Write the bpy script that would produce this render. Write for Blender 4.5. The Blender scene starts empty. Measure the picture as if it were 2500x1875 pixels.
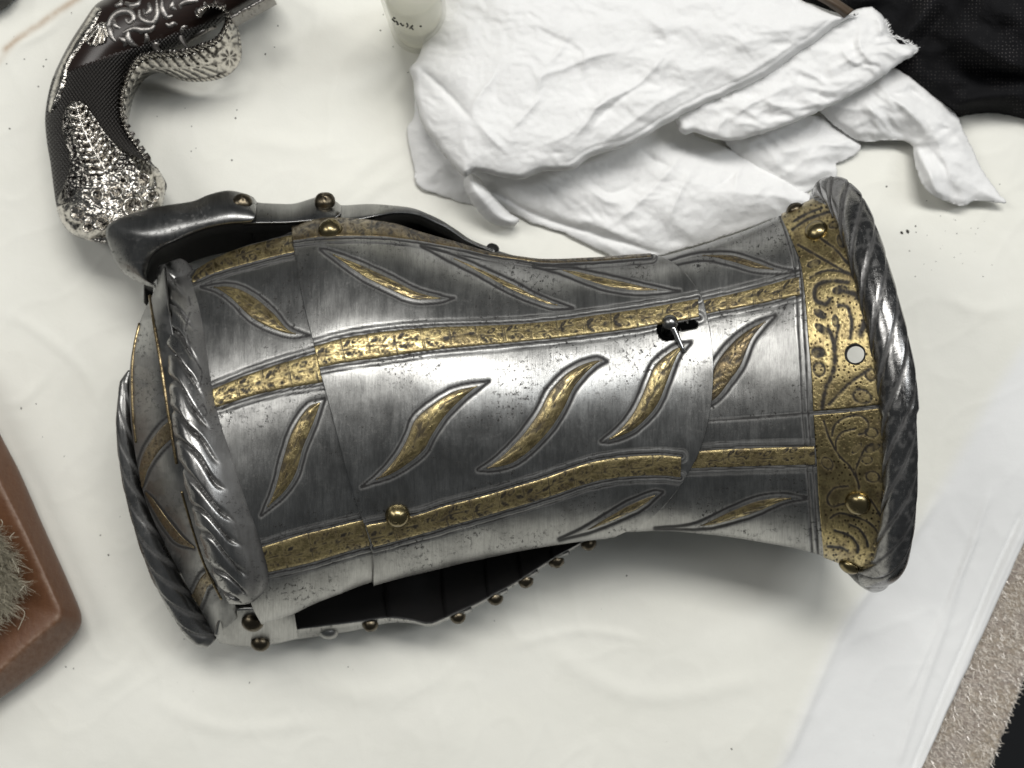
import bpy, math, random
import numpy as np
from mathutils import Vector
random.seed(7); RNG = np.random.default_rng(7)
sc = bpy.context.scene
COL = sc.collection
# ------------------------------------------------------------------ camera, world, lamps
H = 0.60                       # camera height over the table (metres)
KPX = 0.75 / 2500              # 48 mm lens on a 36 mm sensor
cd = bpy.data.cameras.new("camera"); cam = bpy.data.objects.new("camera", cd); COL.objects.link(cam)
cam.location = (0, 0, H); cam.rotation_euler = (0, 0, 0)
cd.lens = 48; cd.sensor_width = 36; cd.clip_start = 0.01; cd.clip_end = 20
cd.dof.use_dof = True; cd.dof.focus_distance = H - 0.095; cd.dof.aperture_fstop = 13
sc.camera = cam
w = bpy.data.worlds.new("World"); sc.world = w; w.use_nodes = True
w.node_tree.nodes["Background"].inputs[0].default_value = (0.92, 0.97, 1.0, 1)
w.node_tree.nodes["Background"].inputs[1].default_value = 0.086
def lamp(name, loc, aim, sx, sy, power, col=(1, .985, .95)):
    d = bpy.data.lights.new(name, 'AREA'); d.shape = 'RECTANGLE'; d.size = sx; d.size_y = sy
    d.energy = power; d.color = col
    o = bpy.data.objects.new(name, d); COL.objects.link(o); o.location = loc
    o.rotation_euler = (Vector(aim) - Vector(loc)).to_track_quat('-Z', 'Y').to_euler()
    return o
lamp("ceiling_lamp", (0.22, 0.90, 1.85), (0, 0, 0), 1.3, 0.40, 31)
lamp("ceiling_lamp", (-1.35, 0.55, 1.7), (0, 0, 0), 0.5, 1.2, 11.5)
lamp("ceiling_lamp", (1.5, 0.55, 1.8), (0, 0, 0), 0.3, 1.2, 10.5, (.95, .98, 1))
sc.view_settings.view_transform = 'Standard'; sc.view_settings.look = 'None'
sc.view_settings.exposure = 0; sc.view_settings.gamma = 1
# ------------------------------------------------------------------ numeric helpers
def W(x, y, z):
    x, y, z = np.broadcast_arrays(np.asarray(x, float), np.asarray(y, float), np.asarray(z, float))
    k = KPX * (H - z)
    return np.stack([(x - 1250) * k, -(y - 937.5) * k, z], -1)
def crv(pts, n):
    """smooth curve through points (any dimension), n samples by length"""
    p = np.asarray(pts, float)
    if len(p) > 2:
        out = []
        q = np.vstack([2 * p[0] - p[1], p, 2 * p[-1] - p[-2]])
        for i in range(1, len(q) - 2):
            t = np.linspace(0, 1, 12, endpoint=False)[:, None]
            a, b, c, d = q[i - 1], q[i], q[i + 1], q[i + 2]
            out.append(.5 * (2 * b + (c - a) * t + (2 * a - 5 * b + 4 * c - d) * t ** 2 + (3 * b - a - 3 * c + d) * t ** 3))
        p = np.vstack(out + [p[-1:]])
    s = np.r_[0, np.cumsum(np.linalg.norm(np.diff(p[:, :2], axis=0), axis=1))]
    u = np.linspace(0, s[-1], n)
    return np.stack([np.interp(u, s, p[:, k]) for k in range(p.shape[1])], -1)
def fx(pts):
    """smooth 1-D function through (x, value) points (monotone cubic)"""
    p = np.asarray(pts, float); x, y = p[:, 0], p[:, 1]
    h = np.diff(x); d = np.diff(y) / h; m = np.zeros(len(x)); m[0], m[-1] = d[0], d[-1]
    for i in range(1, len(x) - 1):
        if d[i - 1] * d[i] > 0:
            w1, w2 = 2 * h[i] + h[i - 1], h[i] + 2 * h[i - 1]; m[i] = (w1 + w2) / (w1 / d[i - 1] + w2 / d[i])
    def f(q):
        q = np.clip(np.asarray(q, float), x[0], x[-1]); i = np.clip(np.searchsorted(x, q) - 1, 0, len(h) - 1)
        t = (q - x[i]) / h[i]
        return ((2 * t ** 3 - 3 * t ** 2 + 1) * y[i] + (t ** 3 - 2 * t ** 2 + t) * h[i] * m[i]
                + (-2 * t ** 3 + 3 * t ** 2) * y[i + 1] + (t ** 3 - t ** 2) * h[i] * m[i + 1])
    return f
_perm = np.random.RandomState(3).permutation(256); _perm = np.r_[_perm, _perm, _perm]
_ang = np.random.RandomState(5).rand(256) * 2 * math.pi
def noise(x, y):
    x = np.asarray(x, float); y = np.asarray(y, float)
    xi = np.floor(x).astype(int); yi = np.floor(y).astype(int); xf = x - xi; yf = y - yi
    u = xf ** 3 * (xf * (xf * 6 - 15) + 10); v = yf ** 3 * (yf * (yf * 6 - 15) + 10)
    def g(a, b):
        hsh = _ang[_perm[_perm[(xi + a) & 255] + ((yi + b) & 255)]]
        return np.cos(hsh) * (xf - a) + np.sin(hsh) * (yf - b)
    n0 = g(0, 0) * (1 - u) + g(1, 0) * u; n1 = g(0, 1) * (1 - u) + g(1, 1) * u
    return (n0 * (1 - v) + n1 * v) * 1.5
def fbm(x, y, o=4):
    return sum(noise(x * 2 ** i + 17 * i, y * 2 ** i - 9 * i) / 2 ** i for i in range(o))
def sst(a, b, v):
    t = np.clip((v - a) / (b - a), 0, 1); return t * t * (3 - 2 * t)
def dist_poly(px, py, pts, closed=False, cut=60):
    """distance to a polyline; far points get `cut`"""
    p = np.asarray(pts, float)
    if closed: p = np.vstack([p, p[:1]])
    sh = np.shape(px); x = np.ravel(px); y = np.ravel(py); d = np.full(x.shape, float(cut))
    m = np.where((x > p[:, 0].min() - cut) & (x < p[:, 0].max() + cut) & (y > p[:, 1].min() - cut) & (y < p[:, 1].max() + cut))[0]
    if len(m):
        X, Y = x[m], y[m]; dd = np.full(len(m), 1e18)
        for a, b in zip(p[:-1], p[1:]):
            v = b - a; L = max(v @ v, 1e-9); t = np.clip(((X - a[0]) * v[0] + (Y - a[1]) * v[1]) / L, 0, 1)
            dd = np.minimum(dd, (X - a[0] - t * v[0]) ** 2 + (Y - a[1] - t * v[1]) ** 2)
        d[m] = np.minimum(np.sqrt(dd), cut)
    return d.reshape(sh)
def inside(px, py, pts):
    p = np.asarray(pts, float); r = np.zeros(np.shape(px), bool)
    for a, b in zip(p, np.roll(p, -1, 0)):
        c = (a[1] > py) != (b[1] > py)
        r ^= c & (px < (b[0] - a[0]) * (py - a[1]) / (b[1] - a[1] + 1e-12) + a[0])
    return r
def sdf(px, py, pts, cut=60):
    d = dist_poly(px, py, pts, True, cut); return np.where(inside(px, py, pts), -d, d)
# ------------------------------------------------------------------ mesh / object helpers
def mesh(name, V, F, mats, parent=None, uv=None, attrs=None, fm=None, smooth=True, solid=0, rim=None, keep=False):
    V = np.asarray(V, float).reshape(-1, 3); F = np.asarray(F)
    me = bpy.data.meshes.new(name); k = F.shape[1]
    me.vertices.add(len(V)); me.vertices.foreach_set('co', V.ravel().astype(np.float32))
    me.loops.add(F.size); me.loops.foreach_set('vertex_index', F.ravel().astype(np.int32))
    me.polygons.add(len(F)); me.polygons.foreach_set('loop_start', np.arange(0, F.size, k, dtype=np.int32))
    me.polygons.foreach_set('use_smooth', np.full(len(F), smooth))
    if fm is not None: me.polygons.foreach_set('material_index', np.asarray(fm, np.int32))
    if uv is not None:
        l = me.uv_layers.new(name='UVMap'); l.data.foreach_set('uv', np.asarray(uv, np.float32).reshape(-1, 2)[F.ravel()].ravel())
    for a, v in (attrs or {}).items():
        me.attributes.new(a, 'FLOAT', 'POINT').data.foreach_set('value', np.ravel(v).astype(np.float32))
    me.update(calc_edges=True); me.validate()
    for m in (mats if isinstance(mats, (list, tuple)) else [mats]): me.materials.append(m)
    o = bpy.data.objects.new(name, me); COL.objects.link(o)
    if parent: o.parent = parent
    if solid:
        s = o.modifiers.new('shell', 'SOLIDIFY'); s.thickness = solid; s.offset = -1
        if rim is not None: s.material_offset = rim
    return o
def quads(n, m, close_m=False):
    mm = m if close_m else m - 1
    i = np.repeat(np.arange(n - 1), mm); j = np.tile(np.arange(mm), n - 1); j2 = (j + 1) % m
    return np.stack([i * m + j, (i + 1) * m + j, (i + 1) * m + j2, i * m + j2], 1)
def face_up(V, F):
    """flip all faces when most of them look down"""
    V = V.reshape(-1, 3); a = V[F[:, 2]] - V[F[:, 0]]; b = V[F[:, 3]] - V[F[:, 1]]
    return F[:, ::-1] if np.cross(a, b)[:, 2].sum() < 0 else F
def tag(o, label, cat, group=None, kind=None):
    o['label'] = label
    if cat: o['category'] = cat
    if group: o['group'] = group
    if kind: o['kind'] = kind
    return o
def empty(name, loc, label, cat, group=None):
    o = bpy.data.objects.new(name, None); COL.objects.link(o); o.location = loc; o.empty_display_size = .01
    bpy.context.view_layer.update()
    return tag(o, label, cat, group)
def keep_world(root):
    bpy.context.view_layer.update()
    inv = root.matrix_world.inverted()
    for c in root.children: c.matrix_parent_inverse = inv
def tube(name, P, R, mat, parent, seg=10, uv=None, fn=None, caps=True, attr_fn=None):
    """tube along 3-D points P with radii R; fn(s, angle) -> factor on the radius (angle 0 = up)"""
    P = np.asarray(P, float); n = len(P); R = np.broadcast_to(np.asarray(R, float), (n,))
    T = np.gradient(P, axis=0); T /= np.linalg.norm(T, axis=1)[:, None] + 1e-12
    up = np.tile([0, 0, 1.], (n, 1)); bad = np.abs(T[:, 2]) > .95; up[bad] = [0, 1, 0]
    S = np.cross(T, up); S /= np.linalg.norm(S, axis=1)[:, None] + 1e-12; U = np.cross(S, T)
    a = np.linspace(0, 2 * math.pi, seg, endpoint=False)
    s = np.linspace(0, 1, n)[:, None]; f = np.ones((n, seg)) if fn is None else fn(s, a[None, :])
    V = P[:, None] + (U[:, None] * np.cos(a)[None, :, None] + S[:, None] * np.sin(a)[None, :, None]) * (R[:, None] * f)[..., None]
    F = quads(n, seg, True)
    V = V.reshape(-1, 3)
    if caps:
        V = np.vstack([V, P[0] - T[0] * R[0] * .35, P[-1] + T[-1] * R[-1] * .35]); c0, c1 = len(V) - 2, len(V) - 1
        j = np.arange(0, seg, 2); j1 = (j + 1) % seg; j2 = (j + 2) % seg
        F = np.vstack([F, np.stack([np.full(len(j), c0), j, j1, j2], 1), np.stack([np.full(len(j), c1), (n - 1) * seg + j2, (n - 1) * seg + j1, (n - 1) * seg + j], 1)])
    uvv = np.stack([(V[:, 0]) * 65, (V[:, 1]) * 65], -1)
    at = None
    if attr_fn:
        g = attr_fn(s, a[None, :]); at = {'dirt': np.r_[g.ravel(), np.zeros(len(V) - g.size)]}
    return mesh(name, V, F, mat, parent, uv=uvv, attrs=at)
# ------------------------------------------------------------------ materials
class NT:
    def __init__(s, name):
        s.m = bpy.data.materials.new(name); s.m.use_nodes = True; s.t = s.m.node_tree; s.n = s.t.nodes
        s.b = s.n['Principled BSDF']
    def add(s, typ, props=None, **ins):
        nd = s.n.new(typ)
        for k, v in (props or {}).items(): setattr(nd, k, v)
        for k, v in ins.items():
            key = int(k[1:]) if k[0] == 'i' and k[1:].isdigit() else k.replace('_', ' ')
            s.set(nd.inputs[key], v)
        return nd
    def set(s, inp, v):
        if isinstance(v, bpy.types.NodeSocket): s.t.links.new(v, inp)
        elif hasattr(v, 'outputs'): s.t.links.new(v.outputs[0], inp)
        else: inp.default_value = v
    def uv(s, sx=1, sy=1, src='UV', rot=0):
        c = s.n.new('ShaderNodeTexCoord'); mp = s.n.new('ShaderNodeMapping')
        mp.inputs['Scale'].default_value = (sx, sy, sx if src == 'Object' else 1); mp.inputs['Rotation'].default_value = (0, 0, rot)
        s.t.links.new(c.outputs[src], mp.inputs[0]); return mp.outputs[0]
    def noise(s, vec, scale, detail=4, rough=.55, dist=0):
        return s.add('ShaderNodeTexNoise', Vector=vec, Scale=scale, Detail=detail, Roughness=rough, Distortion=dist).outputs[0]
    def ramp(s, v, stops):
        r = s.n.new('ShaderNodeValToRGB'); e = r.color_ramp.elements
        while len(e) < len(stops): e.new(.5)
        for el, (p, c) in zip(e, stops):
            el.position = p; el.color = (c, c, c, 1) if isinstance(c, (int, float)) else tuple(c) + (1,)
        s.set(r.inputs[0], v); return r.outputs[0]
    def mix(s, f, a, b, mode='MIX'):
        nd = s.n.new('ShaderNodeMix'); nd.data_type = 'RGBA'; nd.blend_type = mode; nd.clamp_factor = True
        for i, v in ((0, f), (6, a), (7, b)):
            if isinstance(v, tuple): v = v + (1,) if len(v) == 3 else v
            s.set(nd.inputs[i], v)
        return nd.outputs[2]
    def math(s, op, a, b=0.0, clamp=False):
        nd = s.n.new('ShaderNodeMath'); nd.operation = op; nd.use_clamp = clamp; s.set(nd.inputs[0], a); s.set(nd.inputs[1], b); return nd.outputs[0]
    def attr(s, name):
        nd = s.n.new('ShaderNodeAttribute'); nd.attribute_name = name; return nd.outputs['Fac']
    def bump(s, h, dist, strength=1, prev=None):
        nd = s.n.new('ShaderNodeBump'); nd.inputs['Distance'].default_value = dist; nd.inputs['Strength'].default_value = strength
        s.set(nd.inputs['Height'], h)
        if prev is not None: s.t.links.new(prev, nd.inputs['Normal'])
        return nd.outputs[0]
    def out(s, **k):
        for a, v in k.items():
            v = v + (1,) if isinstance(v, tuple) and len(v) == 3 else v
            s.set(s.b.inputs[a.replace('_', ' ')], v)
        return s.m
def steel_mat(name, tint=(.465, .462, .448), dark=(.020, .019, .019), rough=.325, pit=.62, streak=1.0, pamt=1.0):
    t = NT(name); u = t.uv()
    st = t.noise(t.uv(22, 2.2, rot=.06), 1, 6, .75)              # fine scratches across the plate
    st2 = t.noise(t.uv(5, .9, rot=.05), 1, 5, .7)
    blot = t.noise(u, 1.1, 6, .62, .4)
    clus = t.ramp(t.noise(u, .75, 4, .6), [(.45, .02), (pit - .02, 1)])
    pits = t.math('MULTIPLY', t.ramp(t.noise(u, 9, 6, .8), [(.535, 0), (.59, 1)]), clus)
    dirt = t.attr('dirt')  # groove dirt, plus shade painted on the ridge and beside the gilding
    base = t.mix(t.ramp(blot, [(.34, .0), (.64, 1)]), tuple(c * .58 for c in tint), tint)
    base = t.mix(t.math('MULTIPLY', t.ramp(st, [(.40, 1), (.56, 0)]), .42 * streak), base, tuple(c * .40 for c in tint))
    base = t.mix(t.math('MULTIPLY', t.ramp(st2, [(.38, 1), (.54, 0)]), .28 * streak), base, tuple(c * .5 for c in tint))
    base = t.mix(t.math('MULTIPLY', pits, .88 * pamt), base, dark)
    base = t.mix(t.math('MULTIPLY', dirt, 1.0, True), base, dark)
    r = t.math('ADD', t.math('MULTIPLY', st2, .20), rough - .09)
    r = t.math('ADD', r, t.math('MULTIPLY', t.math('ADD', pits, dirt), .35), True)
    nb = t.bump(st, .00015 * streak, .6)
    nb = t.bump(t.noise(u, 1.3, 2, .5), .0010, .09, nb)
    return t.out(Base_Color=base, Metallic=t.math('SUBTRACT', 1.0, t.math('MULTIPLY', dirt, .85), True), Roughness=r, Normal=nb)
def gold_mat(name, dots=.8, gold=(.69, .56, .275), wear=.5, sx=13, sy=13, rot=0):
    t = NT(name); u = t.uv()
    eng_shade = t.attr('eng')  # engraved lines, plus recess shadow painted on the flames
    wr = t.ramp(t.noise(u, 2.2, 6, .7, .6), [(wear - .06, 0), (wear + .12, 1)])
    fine = t.ramp(t.noise(t.uv(sx, sy, rot=rot), 1, 4, .75, .8), [(.50, 0), (.60, 1)])
    base = t.mix(t.noise(u, 1.2, 3), gold, tuple(c * .70 for c in gold))
    base = t.mix(t.math('MULTIPLY', wr, .62), base, (.17, .125, .075))
    base = t.mix(t.math('MULTIPLY', fine, .45), base, (.07, .05, .03))
    h = t.math('ADD', t.math('MULTIPLY', fine, .6), eng_shade)
    if dots:
        v = t.add('ShaderNodeTexVoronoi', Vector=u, props={'voronoi_dimensions': '2D'}, Scale=7.2, Randomness=.65).outputs['Distance']
        dt = t.ramp(v, [(.15, 1), (.27, 0)])
        base = t.mix(t.math('MULTIPLY', dt, t.ramp(t.noise(u, 1.7, 3), [(.38, .2 * dots), (.6, dots)])), base, (.03, .022, .013)); h = t.math('ADD', h, dt)
    base = t.mix(t.math('MULTIPLY', eng_shade, 1.0, True), base, (.022, .018, .014))
    r = t.math('ADD', t.math('MULTIPLY', h, .16), .30, True)
    return t.out(Base_Color=base, Metallic=t.math('SUBTRACT', 1.0, t.math('MULTIPLY', eng_shade, .7), True), Roughness=r, Normal=t.bump(h, -.00008, .6))
M = {}
M['steel'] = steel_mat('polished_steel')
M['rope'] = steel_mat('worn_steel', tint=(.43, .425, .415), rough=.28, pit=.58, streak=.5, pamt=.8)
M['rim'] = steel_mat('dark_rope_steel', tint=(.34, .335, .33), rough=.17, pit=.6, streak=.6, pamt=.25)
M['dark_steel'] = steel_mat('dark_steel', tint=(.33, .33, .325), rough=.29, pit=.62, streak=.6, pamt=.45)
t = NT('black_inside'); M['inside'] = t.out(Base_Color=t.mix(t.noise(t.uv(), 3, 4), (.005, .005, .006), (.012, .011, .010)), Roughness=.62, Metallic=.3)  # near-black: deep interior shade put into the colour, along with dark patina
M['gold'] = gold_mat('gilt_engraved', .55, sx=5, sy=17, rot=.12)
M['gold_collar'] = gold_mat('gilt_collar_engraved', .95, sx=11, sy=9)
M['gold_plain'] = gold_mat('gilt_leaf', 0, wear=.46, sx=10, sy=7, rot=-.8)
M['gold_old'] = gold_mat('gilt_worn', .5, (.40, .32, .175), wear=.42)
def simple(name, col, metal, rough, var=.25, scale=6, bump=.0002):
    t = NT(name); n = t.noise(t.uv(src='Object', sx=100, sy=100), scale / 10, 4)
    return t.out(Base_Color=t.mix(n, tuple(c * (1 - var) for c in col), tuple(min(1, c * (1 + var)) for c in col)), Metallic=metal,
                 Roughness=rough, Normal=t.bump(n, bump, .4))
M['brass'] = simple('brass', (.25, .205, .11), 1, .27)
M['copper'] = simple('dark_copper', (.105, .088, .062), 1, .34)
M['pin'] = simple('bright_pin_steel', (.5, .5, .5), 1, .2)
t = NT('white_paper'); u = t.uv(); st_ = t.attr('stain')
pc = t.mix(t.noise(u, .5, 4), (.78, .775, .705), (.81, .805, .75)); pc = t.mix(t.attr('cool'), pc, (.80, .805, .80)); pc = t.mix(t.math('MULTIPLY', st_, t.ramp(t.noise(u, 3, 4), [(.3, .5), (.6, 1)])), pc, (.34, .20, .09))
M['paper'] = t.out(Base_Color=pc, Roughness=.55, Specular_IOR_Level=.25, Normal=t.bump(t.noise(u, 22, 5, .7), .0003, .22, t.bump(t.noise(u, 2.4, 4, .6, .8), .0010, .10)))
t = NT('white_cotton'); u = t.uv()
weave = t.noise(u, 40, 2); M['cotton'] = t.out(Base_Color=t.mix(t.noise(u, 2, 4), (.79, .79, .785), (.85, .85, .845)), Roughness=.95, Specular_IOR_Level=.1,
    Sheen_Weight=.2, Normal=t.bump(t.noise(u, 9, 5, .7), .0005, .35, t.bump(weave, .0003, .4)))
# ------------------------------------------------------------------ table
from math import pi
bt = NT('black_floor'); M['floor'] = bt.out(Base_Color=(.006, .007, .009), Roughness=.8)
fl = mesh('floor', [(-2, -2, -.7), (2, -2, -.7), (2, 2, -.7), (-2, 2, -.7)], [(0, 1, 2, 3)], M['floor']); tag(fl, 'black floor far below the table edge', None, kind='structure')
def strokes(px, py, lst, sharp=False):
    z = np.zeros(np.shape(px))
    for amp, sig, pts in lst:
        p = crv(pts, max(8, len(pts) * 6)); d = dist_poly(px, py, p, False, sig * 4)
        e = np.hypot(px - p[0, 0], py - p[0, 1]); e2 = np.hypot(px - p[-1, 0], py - p[-1, 1])
        f = (np.exp(-(d / sig) ** 2) if not sharp else np.exp(-np.sqrt((d / sig * 1.5) ** 2 + .12) + .35)) * (1 - np.exp(-(np.minimum(e, e2) / (sig * 3)) ** 2) * .8)
        z += amp * f
    return z
# paper: a sheet whose right-hand edge runs across the lower right of the table
A0, A1 = np.array([2248., 1875.]), np.array([2492., 1342.])
def paper():
    dr = (A1 - A0) / np.linalg.norm(A1 - A0); nr = np.array([-dr[1], dr[0]])    # nr points right
    if nr[0] < 0: nr = -nr
    v = np.linspace(-2400, 2900, 860); u = -np.r_[np.linspace(0, 160, 30)[:-1], np.linspace(160, 3000, 480)][::-1]
    U, Vv = np.meshgrid(u, v, indexing='ij')
    X = A0[0] + dr[0] * Vv + nr[0] * U; Y = A0[1] + dr[1] * Vv + nr[1] * U
    edge = noise(Vv / 60, Vv * 0) * 2.0 * np.exp(U / 20); X = X + nr[0] * edge; Y = Y + nr[1] * edge
    L = [(.0012, 14, [(2296, 1200), (2180, 1370), (2060, 1525), (1906, 1875)]), (.0009, 9, [(2420, 1190), (2330, 1450), (2248, 1688), (2190, 1875)]),
         (-.0012, 7, [(2500, 1241), (2427, 1403), (2357, 1566), (2288, 1729), (2225, 1890)]), (.0010, 8, [(2516, 1250), (2440, 1412), (2370, 1575), (2301, 1738), (2238, 1899)]),
         (.0007, 6, [(2390, 1300), (2300, 1500), (2215, 1700)]), (.0016, 18, [(1000, 330), (900, 400), (820, 470), (730, 520)]), (.0014, 14, [(1010, 380), (930, 450), (840, 520)]),
         (.0022, 22, [(240, -20), (140, 45), (60, 100), (0, 150), (-60, 190)]), (.0010, 7, [(150, 45), (130, 70), (90, 95), (30, 120)]),
         (.0014, 24, [(660, 60), (690, 200), (640, 330)]), (.0010, 18, [(560, 330), (760, 360), (860, 300)]), (.001, 12, [(0, 760), (80, 800), (200, 900), (250, 1010)]),
         (.0012, 10, [(0, 990), (60, 975), (120, 905)]), (.0011, 20, [(1900, 1300), (2100, 1480), (2020, 1640)]), (.0012, 24, [(700, 1640), (900, 1700), (1100, 1640)]),
         (.0011, 22, [(1080, 1600), (1110, 1720), (1060, 1860)]), (.0010, 16, [(340, 1560), (300, 1640), (200, 1700)]), (.001, 14, [(2300, 720), (2400, 760), (2500, 740)]),
         (.0012, 20, [(1300, 1560), (1560, 1700), (1900, 1650)]), (.001, 16, [(350, 1700), (560, 1780), (800, 1760)]), (.0008, 10, [(1240, 1580), (1420, 1540), (1600, 1570)])]
    L = L[:5] + [(a_ * .5, s_ * 1.25, p_) for a_, s_, p_ in L[5:]]
    Z = strokes(X, Y, L)
    cool = np.zeros(X.shape); cl = crv([(2560, 760), (2420, 980), (2296, 1200), (2180, 1370), (2060, 1525), (1906, 1875), (1850, 2000)], 60)
    xb = np.interp(Y, cl[:, 1], cl[:, 0]); cool = sst(-36, 24, X - xb) * (Y > 700)
    Z += .0018 * fbm(X / 420, Y / 420, 2) + .0002 * (1 - np.abs(fbm(X / 160 + 3, Y / 260 + 9, 2))) ** 4
    Z += .00020 * (1 - np.abs(noise((X + 60 * noise(X / 200, Y / 200)) / 190 + Y / 300 + 3, Y / 330 - X / 500 + 9)) * 1.6).clip(0, 1) ** 7; Z += .00006 * fbm(X / 40, Y / 40, 3)
    Z += .004 * np.exp(-((X - 200) ** 2 + (Y + 60) ** 2) / 130 ** 2)
    stain = np.exp(-(dist_poly(X, Y, crv([(210, -6), (150, 30), (95, 66), (45, 98), (18, 122)], 30), False, 60) / 9) ** 2) * .62
    stain += np.exp(-(dist_poly(X, Y, crv([(25, 118), (5, 148), (-30, 170)], 20), False, 60) / 9) ** 2) * .25
    ob = mesh('paper_sheet', W(X, Y, Z * 0) * [1, 1, 0] + np.stack([Z * 0, Z * 0, Z], -1), face_up(W(X, Y, 0 * Z), quads(*X.shape)), M['paper'],
              uv=np.stack([X, Y], -1) / 100, attrs={'stain': stain, 'cool': cool}, solid=.0003)
    tag(ob, 'large white creased paper sheet spread over the table under everything', 'paper')
    # foam-like plush pad below the paper, seen along its right edge, and the tabletop under it
    B0, B1 = np.array([2440., 1875.]), np.array([2513., 1688.]); e = (B1 - B0) / np.linalg.norm(B1 - B0)
    v = np.linspace(-300, 1500, 420); u = np.linspace(-420, 0, 130); U, Vv = np.meshgrid(u, v, indexing='ij')
    nb = np.array([-e[1], e[0]]); nb = nb if nb[0] > 0 else -nb
    U = U + noise(Vv / 9, U * 0 + 3) * 3 * (U > -8)
    X = B0[0] + e[0] * Vv + nb[0] * U; Y = B0[1] + e[1] * Vv + nb[1] * U
    Z = -.0035 + .0009 * fbm(X / 14, Y / 9, 3) - .006 * np.clip(1 + U / 22, 0, 1) ** 2
    Z[-1] = -.03
    t = NT('plush'); uu = t.uv(); n1 = t.noise(t.uv(9, 4, rot=.5), 1, 5, .8); n2 = t.noise(uu, 22, 3, .7)
    c = t.mix(t.ramp(n1, [(.35, 0), (.65, 1)]), (.25, .20, .17), (.55, .48, .42)); c = t.mix(t.ramp(t.noise(uu, 1.0, 3), [(.4, 0), (.6, .5)]), c, (.38, .31, .21))
    M['plush'] = t.out(Base_Color=c, Roughness=t.ramp(n2, [(.45, .6), (.6, .25)]), Normal=t.bump(n2, .0014, .9), Sheen_Weight=.3)
    pad = mesh('plush_pad', W(X, Y, Z * 0) * [1, 1, 0] + np.stack([Z * 0, Z * 0, Z], -1), face_up(W(X, Y, 0 * Z), quads(*X.shape)), M['plush'], uv=np.stack([X, Y], -1) / 100)
    tag(pad, 'brownish plush pad showing along the paper edge at lower right', 'pad')
    # loose glittering fibres of the pad
    n = 5200; uu = RNG.uniform(-245, -14, n); vv = RNG.uniform(-120, 620, n)
    x = B0[0] + e[0] * vv + nb[0] * uu; y = B0[1] + e[1] * vv + nb[1] * uu
    P = W(x, y, 0 * x); P[:, 2] = -.0034
    a = RNG.normal(-.7, .7, n); l = RNG.uniform(.0008, .0026, n); d = np.stack([np.cos(a) * l, np.sin(a) * l, RNG.uniform(.0002, .0016, n)], 1); s = np.stack([-np.sin(a), np.cos(a), 0 * a], 1) * RNG.uniform(.00007, .00018, n)[:, None]
    V = np.stack([P - s, P + s, P + d + s * .4, P + d - s * .4], 1); f = np.arange(n * 4).reshape(n, 4)
    t = NT('plush_fibre'); M['fibre'] = t.out(Base_Color=(.72, .66, .58), Roughness=.2, Specular_IOR_Level=.8)
    fb = mesh('fibre', V, f, M['fibre'], pad); fb['kind'] = 'stuff'
    tb = [(-.6, -.5, -.05), (.2, -.5, -.05), (.262, -.1, -.05), (.262, .5, -.05), (-.6, .5, -.05)]
    q = W(np.array([-900., 2380, 2470, 2560, 2560, -900]), np.array([2300., 2300, 1650, 1400, -600, -600]), 0)
    V = np.vstack([q * [1, 1, 0] + [0, 0, -.012], q * [1, 1, 0] + [0, 0, -.04]]); n = 6
    import bmesh
    bm = bmesh.new(); top = [bm.verts.new(p) for p in V[:n]]; bot = [bm.verts.new(p) for p in V[n:]]
    bm.faces.new(top); bm.faces.new(bot[::-1])
    for i in range(n): bm.faces.new([top[i], bot[i], bot[(i + 1) % n], top[(i + 1) % n]])
    bmesh.ops.recalc_face_normals(bm, faces=bm.faces)
    me = bpy.data.meshes.new('table'); bm.to_mesh(me); bm.free(); me.materials.append(M['floor'])
    o = bpy.data.objects.new('table', me); COL.objects.link(o); tag(o, 'table top under the pad and paper', None, kind='structure')
paper()
# ------------------------------------------------------------------ gauntlet: base surface
T_ = fx([(380, 712), (430, 682), (489, 651), (543, 622), (598, 600), (670, 580), (725, 561), (770, 546), (820, 541), (881, 545), (953, 554), (1025, 575), (1098, 597), (1170, 619), (1242, 633), (1315, 642),
         (1400, 641), (1472, 637), (1540, 633), (1608, 627), (1700, 602), (1779, 577), (1887, 535), (1951, 503), (1990, 484), (2040, 455), (2120, 415), (2260, 345)])
B_ = fx([(380, 1610), (480, 1580), (560, 1553), (620, 1532), (680, 1511), (718, 1498), (756, 1480), (841, 1446), (908, 1421), (1053, 1383), (1190, 1352), (1288, 1332), (1450, 1308), (1522, 1300), (1600, 1297), (1651, 1298),
         (1737, 1306), (1865, 1325), (1986, 1351), (2037, 1368), (2120, 1405), (2260, 1480)])
ze_ = fx([(380, .052), (700, .053), (1000, .052), (1400, .047), (1700, .046), (2000, .050), (2260, .054)])
zr_ = fx([(380, .101), (560, .1055), (800, .109), (1000, .108), (1250, .1015), (1450, .0935), (1600, .0885), (1700, .0870), (1800, .0885), (1950, .0945), (2100, .1020), (2260, .110)])
PW = .92
def surf(x, th, off=0.0):
    x = np.asarray(x, float); a, b = T_(x), B_(x); s = np.sin(th); up = np.maximum(s, 0) ** PW; dn = np.maximum(-s, 0) ** .8
    z = ze_(x) + (zr_(x) - ze_(x)) * up - (ze_(x) - .0035) * dn
    return W(x, (a + b) / 2 - (b - a) / 2 * np.cos(th), z)
def nrm(x, th):
    e = .004
    dx = surf(x + 1.5, th) - surf(x - 1.5, th); dt = surf(x, th + e) - surf(x, th - e)
    n = np.cross(dx, dt); n /= np.linalg.norm(n, axis=-1)[..., None] + 1e-15
    ax = W(x, (T_(x) + B_(x)) / 2, ze_(x)); s = np.sign(np.sum(n * (surf(x, th) - ax), -1)); s[s == 0] = 1
    return n * s[..., None]
def th_of(x, y):
    a, b = T_(x), B_(x); t = np.clip((y - (a + b) / 2) / ((b - a) / 2), -.9998, .9998); return np.arccos(-t)
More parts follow.
